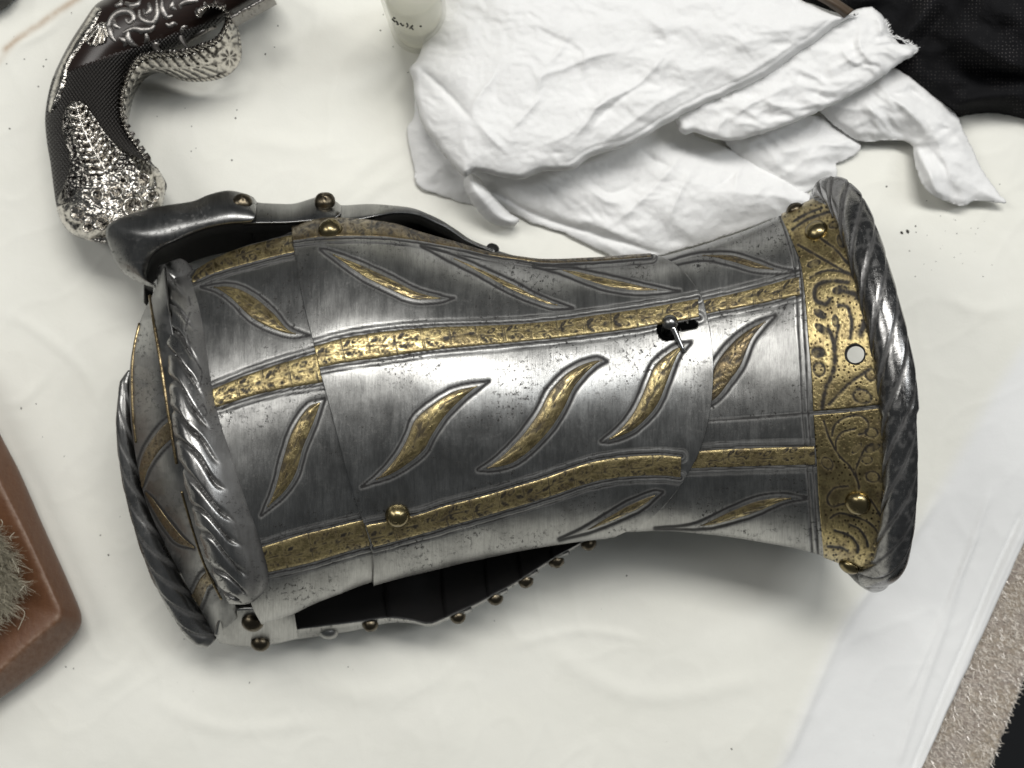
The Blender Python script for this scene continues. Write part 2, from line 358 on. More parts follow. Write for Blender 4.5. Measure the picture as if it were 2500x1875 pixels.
def P_at(x, y, off=0.0):
    x = np.asarray(x, float); th = th_of(x, np.asarray(y, float)); n = nrm(np.atleast_1d(x), np.atleast_1d(th))
    return surf(np.atleast_1d(x), np.atleast_1d(th)) + n * np.reshape(np.broadcast_to(off, np.shape(np.atleast_1d(x))), (-1, 1) if np.ndim(np.atleast_1d(x)) == 1 else np.shape(x) + (1,)), n
def under(f, xb):
    return lambda q: np.where(q > pi, f(pi) + (xb - f(pi)) * sst(pi, 1.25 * pi, q) + (f(0.) - xb) * sst(1.75 * pi, 2 * pi, q), f(q))
def edge_fn(pts):
    """x of a plate edge as a function of theta"""
    p = crv(pts, 200); th = th_of(p[:, 0], p[:, 1]); o = np.argsort(th); th, x = th[o], p[o, 0]
    return lambda q: np.interp(q, th, x)
# ---- ornament outlines, in photograph pixels
def fl(up, lo): return np.array(up, float), np.array(lo, float)
def c3(*p): return [(700 + a * .3616, 420 + b * .3616) for a, b in p]
def c4(*p): return [(700 + a * .3919, 850 + b * .3919) for a, b in p]
def c5(*p): return [(1350 + a * .4295, 420 + b * .4295) for a, b in p]
def c6(*p): return [(1350 + a * .4295, 900 + b * .4295) for a, b in p]
def c1(*p): return [(200 + a * .3616, 420 + b * .3616) for a, b in p]
def c2(*p): return [(250 + a * .42194, 900 + b * .42194) for a, b in p]
FL_KN = [fl(c1((800, 770), (1000, 745), (1150, 800), (1300, 920), (1400, 1040), (1535, 1100)), c1((800, 778), (900, 810), (1000, 880), (1120, 1000), (1250, 1075), (1400, 1120), (1535, 1106))),
         fl(c2((1285, 170), (1180, 200), (1080, 340), (1020, 520), (980, 680), (915, 850)), c2((1288, 180), (1240, 330), (1180, 480), (1140, 620), (1060, 740), (918, 855)))]
FL_HD = [fl(c3((230, 540), (300, 548), (500, 620), (700, 710), (880, 800), (1050, 850), (1125, 866)), c3((230, 545), (290, 595), (500, 745), (700, 845), (830, 900), (950, 908), (1050, 895), (1125, 868))),
         fl(c3((900, 520), (1100, 575), (1300, 655), (1500, 745), (1700, 845), (1930, 932)), c3((900, 524), (1080, 622), (1300, 735), (1500, 845), (1700, 922), (1800, 945), (1932, 938))),
         fl([(1300, 657), (1393, 662), (1436, 669), (1522, 687), (1608, 707), (1660, 716)], [(1300, 660), (1360, 676), (1414, 697), (1479, 718), (1543, 727), (1600, 726), (1660, 718)]),
         fl(c4((1258, 206), (1050, 238), (900, 318), (780, 420), (730, 540), (660, 660), (560, 770), (462, 852)), c4((1258, 212), (1120, 320), (1000, 440), (920, 560), (870, 650), (760, 740), (650, 800), (540, 832), (464, 856))),
         fl([(1480, 883), (1450, 873), (1386, 897), (1335, 944), (1304, 999), (1264, 1054), (1209, 1109), (1163, 1142)], [(1480, 886), (1450, 903), (1405, 952), (1378, 1007), (1343, 1058), (1296, 1105), (1249, 1136), (1195, 1147), (1164, 1145)]),
         fl([(1686, 836), (1642, 845), (1590, 884), (1569, 927), (1543, 986), (1509, 1033), (1462, 1074)], [(1687, 840), (1659, 875), (1638, 927), (1616, 983), (1590, 1020), (1543, 1059), (1492, 1077), (1464, 1077)]),
         fl([(1618, 1194), (1590, 1192), (1535, 1213), (1479, 1244), (1414, 1282), (1362, 1306)], [(1618, 1197), (1608, 1204), (1565, 1239), (1500, 1269), (1436, 1292), (1364, 1310)])]
FL_CF = [fl(c5((640, 510), (800, 460), (1000, 450), (1150, 490), (1280, 540), (1392, 557)), c5((640, 514), (680, 530), (850, 500), (1000, 530), (1150, 572), (1300, 577), (1392, 561))),
         fl([(1893, 767), (1844, 785), (1801, 811), (1762, 849), (1735, 890), (1722, 940), (1716, 985)], [(1894, 771), (1844, 832), (1818, 897), (1792, 935), (1762, 973), (1739, 990), (1718, 992)]),
         fl(c6((1442, 730), (1300, 708), (1150, 730), (1000, 790), (800, 880), (580, 908)), c6((1442, 744), (1320, 767), (1150, 842), (950, 900), (800, 915), (580, 914)))]
BAND_KN = [([(470, 674), (489, 653), (543, 623), (598, 602), (670, 583), (735, 568)], [(470, 690), (525, 667), (598, 645), (670, 627), (735, 612)]),
           (c1((880, 1462), (930, 1440), (1100, 1370), (1300, 1300), (1500, 1240), (1620, 1205)), c1((900, 1592), (950, 1580), (1100, 1530), (1300, 1480), (1500, 1445), (1660, 1422))),
           (c2((900, 1035), (950, 1020), (1150, 960), (1350, 910), (1560, 860)), c2((930, 1190), (980, 1180), (1200, 1130), (1400, 1070), (1600, 1020)))]
BAND_HD = [([(717, 560), (740, 547), (808, 541.5), (881, 545.5), (953, 555), (1025, 576), (1098, 598), (1170, 620), (1242, 634), (1315, 643), (1400, 642), (1500, 636), (1590, 629.5)],
            [(717, 597), (772, 590), (845, 587), (917, 588), (989, 594), (1062, 605), (1134, 620), (1206, 634), (1270, 644), (1330, 651), (1400, 651), (1500, 645), (1590, 637)]),
           ([(769, 847), (845, 826), (953, 810), (1062, 802), (1170, 799), (1279, 794), (1350, 787), (1436, 776), (1522, 764), (1608, 751), (1704, 733)],
            [(783, 901), (845, 889), (917, 879), (1062, 859), (1170, 849), (1279, 839), (1350, 832), (1436, 822), (1522, 811), (1590, 800), (1659, 789), (1706, 779)]),
           ([(892, 1275), (1014, 1250), (1092, 1226), (1209, 1195), (1327, 1160), (1436, 1124), (1522, 1110), (1608, 1106), (1661, 1110)],
            [(912, 1329), (1014, 1301), (1092, 1279), (1209, 1246), (1327, 1211), (1436, 1175), (1522, 1160), (1608, 1157), (1659, 1162)])]
BAND_CF = [([(1650, 745), (1737, 727), (1822, 708), (1950, 673)], [(1650, 785), (1734, 765), (1822, 749), (1953, 721)]),
           ([(1640, 1103), (1706, 1100), (1822, 1093), (1988, 1089)], [(1640, 1148), (1685, 1145), (1822, 1140), (1990, 1136)])]
def wav(x, y): return .00016 * fbm(x / 110, y / 110, 2)
def relief(x, y, flames, bands, extra=()):
    """displacement along the normal and dirt of a plate at pixels x, y"""
    d = np.zeros(np.shape(x)); dirt = np.zeros(np.shape(x)); wob = noise(x / 23, y / 23) * 1.6
    for up, lo in flames:
        pl = np.vstack([crv(up, 34), crv(lo, 34)[::-1]]); s = sdf(x, y, pl, 40) + wob * .5
        g = np.exp(-(s / 4.6) ** 2); d -= .00022 * g; dirt = np.maximum(dirt, np.clip(1.35 * np.exp(-(s / 4.0) ** 2), 0, 1)); dirt = np.maximum(dirt, .75 * np.exp(-((s + 11.5) / 2.2) ** 2))  # outer line is groove dirt; inner line paints the shadow beside the gilding
        d += .00036 * sst(1, 24, -s) 
    for up, lo in bands:
        for e in (up, lo):
            s = dist_poly(x, y, crv(e, 60), False, 40) + wob * .7
            g = np.exp(-((s - 4) / 3.0) ** 2); g2 = np.exp(-((s - 15) / 2.6) ** 2)
            d += -.00018 * g - .00012 * g2 + .00012 * np.exp(-((s - 9.5) / 3) ** 2); dirt = np.maximum(dirt, np.clip(np.maximum(g * 1.3, g2 * (.85 + .6 * noise(x / 60 + 9, y / 25))), 0, 1))
    for amp, sig, k, pts in extra:
        g = np.exp(-((dist_poly(x, y, crv(pts, 40), False, 40) + wob * .5) / sig) ** 2); d += amp * g; dirt = np.maximum(dirt, np.clip(g * k * 1.5, 0, 1))
    return d, dirt
def plate(name, Lf, Rf, ns, nt, off, flames, bands, extra, mats, parent, th0=0.0, th1=pi, holes=(), thick=.0013, vary=None):
    s, th = np.meshgrid(np.linspace(0, 1, ns), np.linspace(th0, th1, nt), indexing='ij')
    l, r = Lf(th), Rf(th); x = l + (r - l) * s; a, b = T_(x), B_(x); y = (a + b) / 2 - (b - a) / 2 * np.cos(th)
    for x0, y0, x1, y1, hr in holes:            # holes (capsules): snap the nearest vertices on to the rim
        q = np.clip(((x - x0) * (x1 - x0) + (y - y0) * (y1 - y0)) / max((x1 - x0) ** 2 + (y1 - y0) ** 2, 1e-6), 0, 1); hx, hy = x0 + q * (x1 - x0), y0 + q * (y1 - y0)
        dd = np.hypot(x - hx, y - hy); m = (np.abs(dd - hr) < 1.7) & (np.sin(th) > 0)
        x = np.where(m, hx + (x - hx) * hr / np.maximum(dd, 1), x); y = np.where(m, hy + (y - hy) * hr / np.maximum(dd, 1), y)
        th = np.where(m, th_of(x, y), th)
    d, dirt = relief(x, y, flames, bands, extra)
    low = np.sin(th) < -.02; d = np.where(low, 0, d); dirt = np.where(low, .1, dirt)
    d = d + wav(x, y)
    V = surf(x, th) + nrm(x, th) * (off + d)[..., None]
    F = face_up_out(V, quads(ns, nt), x, th)
    if holes:
        cx = x.ravel()[F].mean(1); cy = y.ravel()[F].mean(1); kp = np.ones(len(F), bool)
        st = np.sin(th).ravel()[F].mean(1) > 0
        for x0, y0, x1, y1, hr in holes:
            q = np.clip(((cx - x0) * (x1 - x0) + (cy - y0) * (y1 - y0)) / max((x1 - x0) ** 2 + (y1 - y0) ** 2, 1e-6), 0, 1); kp &= ~((np.hypot(cx - x0 - q * (x1 - x0), cy - y0 - q * (y1 - y0)) < hr - .3) & st)
        F = F[kp]
    return mesh(name, V, F, mats, parent, uv=np.stack([x, y], -1) / 100, attrs={'dirt': dirt}, solid=thick, rim=1)
def face_up_out(V, F, x, th):
    Vf = V.reshape(-1, 3); m = len(F) // 2 + 7; sel = F[::max(1, len(F) // 400)]
    n = np.cross(Vf[sel[:, 2]] - Vf[sel[:, 0]], Vf[sel[:, 3]] - Vf[sel[:, 1]]); nn = nrm(x, th).reshape(-1, 3)[sel[:, 0]]
    return F[:, ::-1] if np.sum(n * nn) < 0 else F
def band_eng(u, v, hw, seed):
    """engraved running foliage in band coordinates: u along (px), v across -1..1, hw half width (px)"""
    w = v * hw; per = 66.0; k = np.floor(u / per); q = u - k * per; sg = np.where((k + seed) % 2 > 0, 1, -1)
    wav = 4.5 * np.sin(u / per * pi + seed) ; e = np.exp(-((w - wav) / 2.6) ** 2)
    for (cx, cy, an, a, b) in ((13, 10, .6, 11, 4.6), (13, -10, -.6, 11, 4.6), (33, 12, .5, 12, 5), (35, -12, -.5, 12, 5), (52, 0, 0, 9, 6)):
        cy = cy * hw / 24; dx = q - cx; dy = (w - wav) - cy * sg; an = an * sg; X = dx * np.cos(an) + dy * np.sin(an); Y = -dx * np.sin(an) + dy * np.cos(an)
        r = np.sqrt((X / a) ** 2 + (Y / b) ** 2); e = np.maximum(e, np.exp(-((r - .85) / .3) ** 2) * .9 + (r < .8) * (.75 if cx < 30 else .3))
    for c in (66, 70): e = np.maximum(e, np.exp(-((q - c + 5) / 2.0) ** 2) * .8)
    e = np.maximum(e, np.exp(-((np.abs(v) - .80) / .07) ** 2) * .8)
    return np.clip(e * (.45 + .75 * sst(-.35, .3, noise(u / 31 + seed * 7, w / 20))), 0, 1)
def gilt_band(up, lo, off, parent, mat, seed, n=None, m=15, clip=None):
    a, b = crv(up, 400), crv(lo, 400)
    L = np.linalg.norm(np.diff(a, axis=0), axis=1).sum(); n = n or int(L / 2.6); a, b = crv(up, n), crv(lo, n)
    ta, tb = th_of(a[:, 0], a[:, 1]), th_of(b[:, 0], b[:, 1]); v = np.linspace(-1, 1, m)[None]
    f = (v + 1) / 2; x = a[:, :1] * (1 - f) + b[:, :1] * f; th = ta[:, None] * (1 - f) + tb[:, None] * f
    hw = np.linalg.norm(a - b, axis=1)[:, None] / 2; u = np.linspace(0, L, n)[:, None] + 0 * v
    e = band_eng(u, v + 0 * u, np.maximum(hw, 14) + 0 * v, seed)
    A, B = T_(x), B_(x); y = (A + B) / 2 - (B - A) / 2 * np.cos(th)
    d = .00040 * (1 - np.abs(v) ** 6) + 0 * u - .00007 * e - .00035 * (np.abs(v) > .999) + wav(x, y)
    V = surf(x, th) + nrm(x, th) * (off + d)[..., None]
    F = face_up_out(V, quads(n, m), x, th)
    return mesh('gilt_band', V, F, mat, parent, uv=np.stack([x, y], -1) / 100, attrs={'eng': e}, solid=.0004)
def gilt_flame(up, lo, off, parent, seed, flames, mat=None):
    n, m = 90, 17; a, b = crv(up, n), crv(lo, n)
    hw = np.linalg.norm(a - b, axis=1) / 2; f = np.clip((hw - 10) / np.maximum(hw, .1), 0, 1)[:, None]
    v = np.linspace(-1, 1, m)[None]; g = .5 + .5 * v * f
    k = np.where(f[:, 0] > .02)[0]; k = np.arange(max(k[0] - 1, 0), min(k[-1] + 2, n))
    x = (a[:, :1] * (1 - g) + b[:, :1] * g)[k]; y = (a[:, 1:] * (1 - g) + b[:, 1:] * g)[k]; f = f[k]; n = len(k)
    u = np.linspace(0, 1, n)[:, None] + 0 * v; vv = v + 0 * u
    pd, _ = relief(x, y, flames, [])
    q = np.abs((u * 9 + np.abs(vv) * 1.1) % 1 - .5); e = np.exp(-((q - .42) / .09) ** 2) * .6
    e = np.maximum(e, np.exp(-(vv / .09) ** 2) * .8) * (.3 + sst(-.3, .3, noise(x / 12 + seed * 5, y / 12)))
    e = np.maximum(e, sst(.50, 1.0, vv) * .5); e = np.maximum(e, sst(.35, 1.0, -vv) * .9)  # edge darkening, strongest on the upper side, paints the recess shadow
    e = np.maximum(e, sst(.02, .42, fbm(u * 9 + seed * 3 + vv * .6, vv * 1.7 + u * 3, 2)) * .85)
    d = .0002 + .0005 * (1 - np.abs(vv)) * np.clip(f * 1.6, 0, 1) - .00012 * e - .0004 * (np.abs(vv) > .999)
    th = th_of(x, y); V = surf(x, th) + nrm(x, th) * (off + pd + d + wav(x, y))[..., None]
    F = face_up_out(V, quads(n, m), x, th)
    return mesh('flame_ornament', V, F, mat or M['gold_plain'], parent, uv=np.stack([x, y], -1) / 100, attrs={'eng': np.clip(e, 0, 1)}, solid=.0004)
def dome(name, P, n, r, mat, parent, flat=.75, facet=.05):
    n = Vector(n).normalized(); qt = n.to_track_quat('Z', 'Y'); V = []; k, m = 7, 18
    for i in range(k + 1):
        a = -.12 + (pi / 2 + .12) * i / k
        for j in range(m):
            b = 2 * pi * j / m; f = 1 + facet * float(noise(np.array(P[0] * 900 + 1.3 * math.cos(b)), np.array(i * .4 + P[1] * 700 + 1.3 * math.sin(b))))
            V.append(Vector(P) + qt @ Vector((math.cos(a) * math.cos(b) * r * f, math.cos(a) * math.sin(b) * r * f, math.sin(a) * r * flat * f)))
    F = [(i * m + j, i * m + (j + 1) % m, (i + 1) * m + (j + 1) % m, (i + 1) * m + j) for i in range(k) for j in range(m)]
    return mesh(name, [tuple(v) for v in V], F, mat, parent)
def rivet(x, y, rpx, off, parent, mat='brass', flat=.75):
    p, n = P_at(np.array([float(x)]), np.array([float(y)]), off); return dome('rivet', p[0], n[0], rpx * KPX * (H - p[0, 2]), M[mat], parent, flat)
G = empty('gauntlet', tuple(W(1250, 950, 0.0)), 'polished steel armour gauntlet with gilt bands, flame ornaments and roped borders', 'gauntlet')
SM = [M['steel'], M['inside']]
# knuckle plate (left), hand plate (middle, on top), cuff plate (right)
eL = edge_fn([(455, 664), (470, 720), (495, 860), (530, 1040), (570, 1200), (600, 1380), (612, 1470), (640, 1528)])
eKR = edge_fn([(760, 545), (775, 640), (800, 760), (830, 880), (870, 1050), (915, 1200), (945, 1300), (960, 1410)])
eHL = edge_fn([(714, 556), (722, 620), (733, 690), (752, 780), (770, 850), (789, 930), (818, 1040), (850, 1160), (876, 1240), (897, 1300), (910, 1360), (909, 1425)])
eHR = edge_fn([(1590, 629), (1625, 640), (1664, 664), (1692, 697), (1714, 729), (1728, 780), (1738, 840), (1741, 905), (1737, 975), (1726, 1040), (1708, 1095), (1680, 1147), (1640, 1205), (1580, 1263), (1500, 1301)])
eCL = edge_fn([(1440, 639), (1480, 800), (1490, 950), (1480, 1150), (1420, 1313)])
eCR = edge_fn([(2000, 478), (2060, 545), (2096, 640), (2128, 760), (2146, 880), (2153, 985), (2153, 1100), (2150, 1220), (2135, 1320), (2090, 1392)])
eCR = under(eCR, 1980.)
kn = plate('knuckle_plate', eL, eKR, 150, 360, 0, FL_KN, BAND_KN, [(-.0002, 3, .5, [(672, 1395), (700, 1380)])], SM, G)
hd = plate('hand_plate', eHL, eHR, 370, 360, .0017, FL_HD, BAND_HD, [], SM, G, holes=[(1629, 808, 1629, 808, 28), (1640, 804, 1693, 795, 11)])
SEAM = [(1480, 1044), (1600, 1036), (1728, 1027), (1850, 1019), (1968, 1010), (2080, 1000), (2170, 989)]
VL = [(1915, 522), (1938, 590), (1952, 650), (1958, 720), (1962, 800), (1968, 900), (1972, 1000), (1980, 1100), (1988, 1200), (1994, 1300), (1997, 1352)]
cf = plate('cuff_plate', eCL, eCR, 260, 520, 0, FL_CF, BAND_CF, [(-.00012, 3.4, 1, SEAM), (-.0003, 2.6, .8, VL), (-.0003, 2.6, .7, [(a - 14, b) for a, b in VL])], SM, G, th1=2 * pi,
           holes=[(2088, 865, 2088, 865, 25), (1629, 808, 1629, 808, 36), (1640, 804, 1693, 795, 20)])
for i, (u, l) in enumerate(BAND_KN): gilt_band(u, l, 0, kn, M['gold'], i + 1)
for i, (u, l) in enumerate(BAND_HD): gilt_band(u, l, .0017, hd, M['gold_old'] if i == 0 else M['gold'], i + 5)
for i, (u, l) in enumerate(BAND_CF): gilt_band(u, l, 0, cf, M['gold'], i + 9)
for i, (u, l) in enumerate(FL_KN): gilt_flame(u, l, 0, kn, i, FL_KN)
for i, (u, l) in enumerate(FL_HD): gilt_flame(u, l, .0017, hd, i + 3, FL_HD)
for i, (u, l) in enumerate(FL_CF): gilt_flame(u, l, 0, cf, i + 11, FL_CF, M['gold_old'] if i < 2 else None)
for x, y, r in ((808, 573, 31), (970, 1250, 31)): rivet(x, y, r, .0017, hd, flat=.95)
for x, y, r in ((1994, 566, 29), (2095, 1226, 32), (2076, 1378, 27)): rivet(x, y, r, .0006, cf, flat=.7)
rivet(1940, 512, 22, 0, cf, 'copper')
# gilt collar of the cuff with its scrolls, in two halves divided by the seam
def q7(*p): return [(1920 + a * .217, 700 + b * .217) for a, b in p]
def q8(*p): return [(1920 + a * .2773, 980 + b * .2773) for a, b in p]
def q9(*p): return [(1880 + a * .199, 430 + b * .199) for a, b in p]
SCR = [(4.5, q7((400, 1370), (440, 1150), (490, 1050), (540, 900), (545, 700), (510, 560), (470, 480))), (3, q7((540, 700), (570, 540), (590, 440))), (5.5, q7((830, 540), (880, 400), (875, 220), (770, 90), (620, 50))),
       (3.5, q7((720, 580), (735, 400), (690, 240), (590, 210))), (3.5, q7((330, 40), (325, 150), (420, 205), (490, 190))), (3.5, q7((480, 1320), (640, 1150), (740, 1060), (860, 980), (940, 930))),
       (3, q9((350, 850), (560, 970), (800, 1110), (1000, 1220), (1100, 1350))), (3, q9((620, 770), (800, 900), (960, 1080), (1140, 1260))), (3, q9((500, 1250), (640, 1180), (800, 1165), (960, 1200))),
       (4.5, q9((960, 1310), (760, 1290), (600, 1330), (540, 1430), (580, 1540), (680, 1570), (740, 1520))), (3, q9((280, 660), (420, 560), (620, 480), (760, 440))), (2.5, q9((300, 560), (450, 470), (640, 400))),
       (2.6, q8((330, 170), (380, 320), (470, 480), (560, 570), (630, 700), (640, 770))), (2.6, q8((400, 300), (430, 200), (520, 140), (640, 120), (720, 180), (710, 260), (640, 290))), (2.6, q8((440, 420), (440, 340), (490, 270), (600, 240))),
       (2.6, q8((620, 660), (610, 610), (650, 500), (700, 400), (760, 370))), (2.6, q8((500, 900), (400, 920), (360, 850), (420, 760), (540, 740))), (2.6, q8((390, 1020), (470, 980), (600, 1010), (720, 1060), (800, 1140), (805, 1220))),
       (2.6, q8((560, 1080), (640, 1120), (700, 1200), (720, 1270))), (2.6, q8((430, 1130), (560, 1180), (630, 1260), (630, 1320))), (2.6, q8((370, 1270), (480, 1280), (540, 1310))), (2.6, q8((740, 860), (800, 950), (850, 1050)))]
LEAF = [(q7((380, 310))[0], .6, 17, 9, 1), (q7((400, 480))[0], .6, 19, 9, 1), (q7((360, 740))[0], .1, 17, 13, 1), (q7((370, 930))[0], 1.4, 18, 15, .3), (q7((550, 390))[0], 1.5, 14, 8, .8), (q7((950, 990))[0], 1.2, 16, 14, .3),
        (q7((850, 1230))[0], .4, 25, 18, .35), (q9((860, 1400))[0], -.2, 18, 11, 1), (q9((880, 800))[0], 1.3, 17, 11, 1), (q9((540, 1080))[0], -.3, 17, 9, .8), (q9((800, 600))[0], -.5, 16, 8, .7), (q8((360, 540))[0], .8, 18, 13, .3),
        (q8((750, 270))[0], .2, 17, 13, .4), (q8((760, 660))[0], .2, 18, 14, .4), (q8((620, 410))[0], -.8, 17, 7, .3), (q8((760, 410))[0], -.4, 20, 9, .9), (q8((710, 510))[0], .2, 14, 11, .3)]
def collar(up_pts, th_lo, name, th0):
    n, m = 200, 90
    xl = edge_fn([(1908, 532), (1934, 583), (1955, 635), (1966, 721), (1973, 806), (1981, 892), (1986, 1000), (1990, 1060), (1994, 1115), (1998, 1201), (2005, 1287), (2011, 1362)])
    xr = edge_fn([(1986, 486), (2037, 510), (2071, 552), (2097, 626), (2114, 699), (2136, 785), (2150, 892), (2158, 985), (2158, 1115), (2157, 1201), (2152, 1287), (2120, 1400)])
    th, s = np.meshgrid(np.linspace(th0, th_lo, n), np.linspace(0, 1, m), indexing='ij'); x = xl(th) + (xr(th) - xl(th)) * s
    y0 = np.interp(x, [p[0] for p in SEAM], [p[1] for p in SEAM])
    # bend the seam end of the half to follow the seam line
    ts = th_of(x, y0 + (-5 if th0 < 1 else 5))
    f = (th - th0) / (th_lo - th0); th = th0 + (ts - th0) * f if th0 < 1 else ts + (th_lo - ts) * f
    A, B = T_(x), B_(x); y = (A + B) / 2 - (B - A) / 2 * np.cos(th)
    dd = np.hypot(x - 2088, y - 865); mk = np.abs(dd - 24.5) < 1.8
    x = np.where(mk, 2088 + (x - 2088) * 24.5 / dd, x); y = np.where(mk, 865 + (y - 865) * 24.5 / dd, y); th = np.where(mk, th_of(x, y), th)
    e = np.zeros(x.shape)
    for wd, p in SCR:
        d = dist_poly(x, y, crv(p, 26), False, 30); e = np.maximum(e, np.exp(-(d / (wd * 1.5)) ** 2) * 1.35)
    for (cx, cy), an, a, b, fill in LEAF:
        dx, dy = x - cx, y - cy; X = dx * math.cos(an) + dy * math.sin(an); Y = -dx * math.sin(an) + dy * math.cos(an); r = np.sqrt((X / a) ** 2 + (Y / b) ** 2)
        e = np.maximum(e, np.maximum(np.exp(-((r - .9) / .22) ** 2) * 1.2, (r < .85) * fill))
    e = np.maximum(e, sst(.84, .99, s) * .8 * sst(-.2, .3, noise(x / 9, y / 9) + .25))
    e = np.clip(e * (.92 + .4 * noise(x / 15, y / 15)), 0, 1)
    d = wav(x, y) + .00045 - .00010 * e - .0004 * ((s < .001) | (s > .999))
    V = surf(x, th) + nrm(x, th) * (d)[..., None]
    F = face_up_out(V, quads(n, m), x, th); cx = x.ravel()[F].mean(1); cy = y.ravel()[F].mean(1); F = F[np.hypot(cx - 2088, cy - 865) > 24.2]
    return mesh(name, V, F, M['gold_collar'], cf, uv=np.stack([x, y], -1) / 100, attrs={'eng': e}, solid=.0004)
collar(None, 1.7, 'gilt_collar', .02); collar(None, pi - .02, 'gilt_collar', 1.75)
def hole_ring():
    c, n = P_at(np.array([2088.]), np.array([865.]), 0.0); c, n = Vector(c[0]), Vector(n[0]).normalized(); q = n.to_track_quat('Z', 'Y'); r = 25 * KPX * (H - c.z); V = []
    for rr, zz in ((1.02, .0006), (.93, .0008), (.86, .0002), (.84, -.0022), (1.05, -.0022)):
        for j in range(40):
            a_ = 2 * pi * j / 40; V.append(tuple(c + q @ Vector((math.cos(a_) * r * rr, math.sin(a_) * r * rr, zz))))
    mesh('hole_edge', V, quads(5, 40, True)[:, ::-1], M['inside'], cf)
hole_ring()
# roped rim of the cuff: a full ring, the twist cut into it
def rim():
    q = [(2000, 476), (2036, 466), (2070, 505), (2099, 575), (2124, 655), (2149, 745), (2171, 835), (2187, 920), (2193, 985), (2196, 1080), (2197, 1160), (2192, 1260), (2180, 1340), (2164, 1385), (2134, 1402)]
    top = crv(q, 170); th = th_of(np.minimum(top[:, 0], 2250), top[:, 1])
    th = np.linspace(.06, pi - .06, 340); xx = np.interp(th, *zip(*sorted(zip(th_of(crv(q, 300)[:, 0], crv(q, 300)[:, 1]), crv(q, 300)[:, 0]))))
    lo = np.linspace(pi - .06, 2 * pi + .06, 120)[1:-1]; xl = np.interp(lo, [pi, 1.25 * pi, 1.75 * pi, 2 * pi], [xx[-1], 2005, 1990, xx[0]])
    th = np.r_[th, lo]; xx = np.r_[xx, xl]; Pc = surf(xx, th) ; Pc[:, 2] = np.maximum(Pc[:, 2], .0065)
    n = len(Pc); seg = 56; nx = nrm(xx, th); Tn = np.roll(Pc, -1, 0) - np.roll(Pc, 1, 0); Tn /= np.linalg.norm(Tn, axis=1)[:, None]
    O = np.cross(Tn, nx); O /= np.linalg.norm(O, axis=1)[:, None]; O *= np.sign(O[:, :1] + 1e-9); N2 = np.cross(O, Tn); N2 *= np.sign(np.sum(N2 * nx, 1))[:, None]
    a = np.linspace(0, 2 * pi, seg, endpoint=False)[None]; sl = np.r_[0, np.cumsum(np.linalg.norm(np.diff(Pc, axis=0), axis=1))]; L = sl[-1] + np.linalg.norm(Pc[0] - Pc[-1]); ph = (sl / L)[:, None]
    tw = (ph * 27 - a / (2 * pi) * 5.0) % 1; cut = np.exp(-((tw - .5) / .085) ** 2); saw = (tw + .5) % 1; R = .0064
    half = np.interp(th, [0, .5, 1.2, 1.74, 1.76, 2.6, pi, 7], [.85, 1.0, 1.03, 1.05, .93, .95, .9, .9])[:, None]
    rad = R * half * (.98 + .06 * saw - .09 * cut)
    V = Pc[:, None] + (O[:, None] * np.cos(a)[..., None] * 1.05 + N2[:, None] * np.sin(a)[..., None] * .95) * rad[..., None]
    i = np.arange(n); F = []
    I, J = np.meshgrid(i, np.arange(seg), indexing='ij'); I2 = (I + 1) % n; J2 = (J + 1) % seg
    F = np.stack([I * seg + J, I2 * seg + J, I2 * seg + J2, I * seg + J2], -1).reshape(-1, 4)
    dirt = np.clip(cut * .75 + .25 * sst(.1, .5, noise(ph * 150, a * 3)), 0, 1)
    uv = np.stack([np.repeat(sl[:, None] * 65, seg, 1), np.repeat(a * .9, n, 0)], -1)
    mesh('roped_rim', V, F, M['rim'], cf, uv=uv, attrs={'dirt': dirt})
rim()
# latch pin in the keyhole
p0, n0 = P_at(np.array([1632.]), np.array([798.]), .0045); p1, n1 = P_at(np.array([1667.]), np.array([862.]), .0026)
ln = bpy.data.objects.new('latch_pin', None)
a, b = p0[0], p1[0]
pin = tube('latch_pin', np.linspace(a + (b - a) * .12, b, 8), np.linspace(.0014, .0007, 8), M['pin'], hd, 10)
dome('pin_head', a - n0[0] * .0008, n0[0], .0031, M['dark_steel'], pin, 1.0, .02); tube('pin_stem', np.linspace(a - n0[0] * .009, a, 4), .0022, M['dark_steel'], pin, 10)

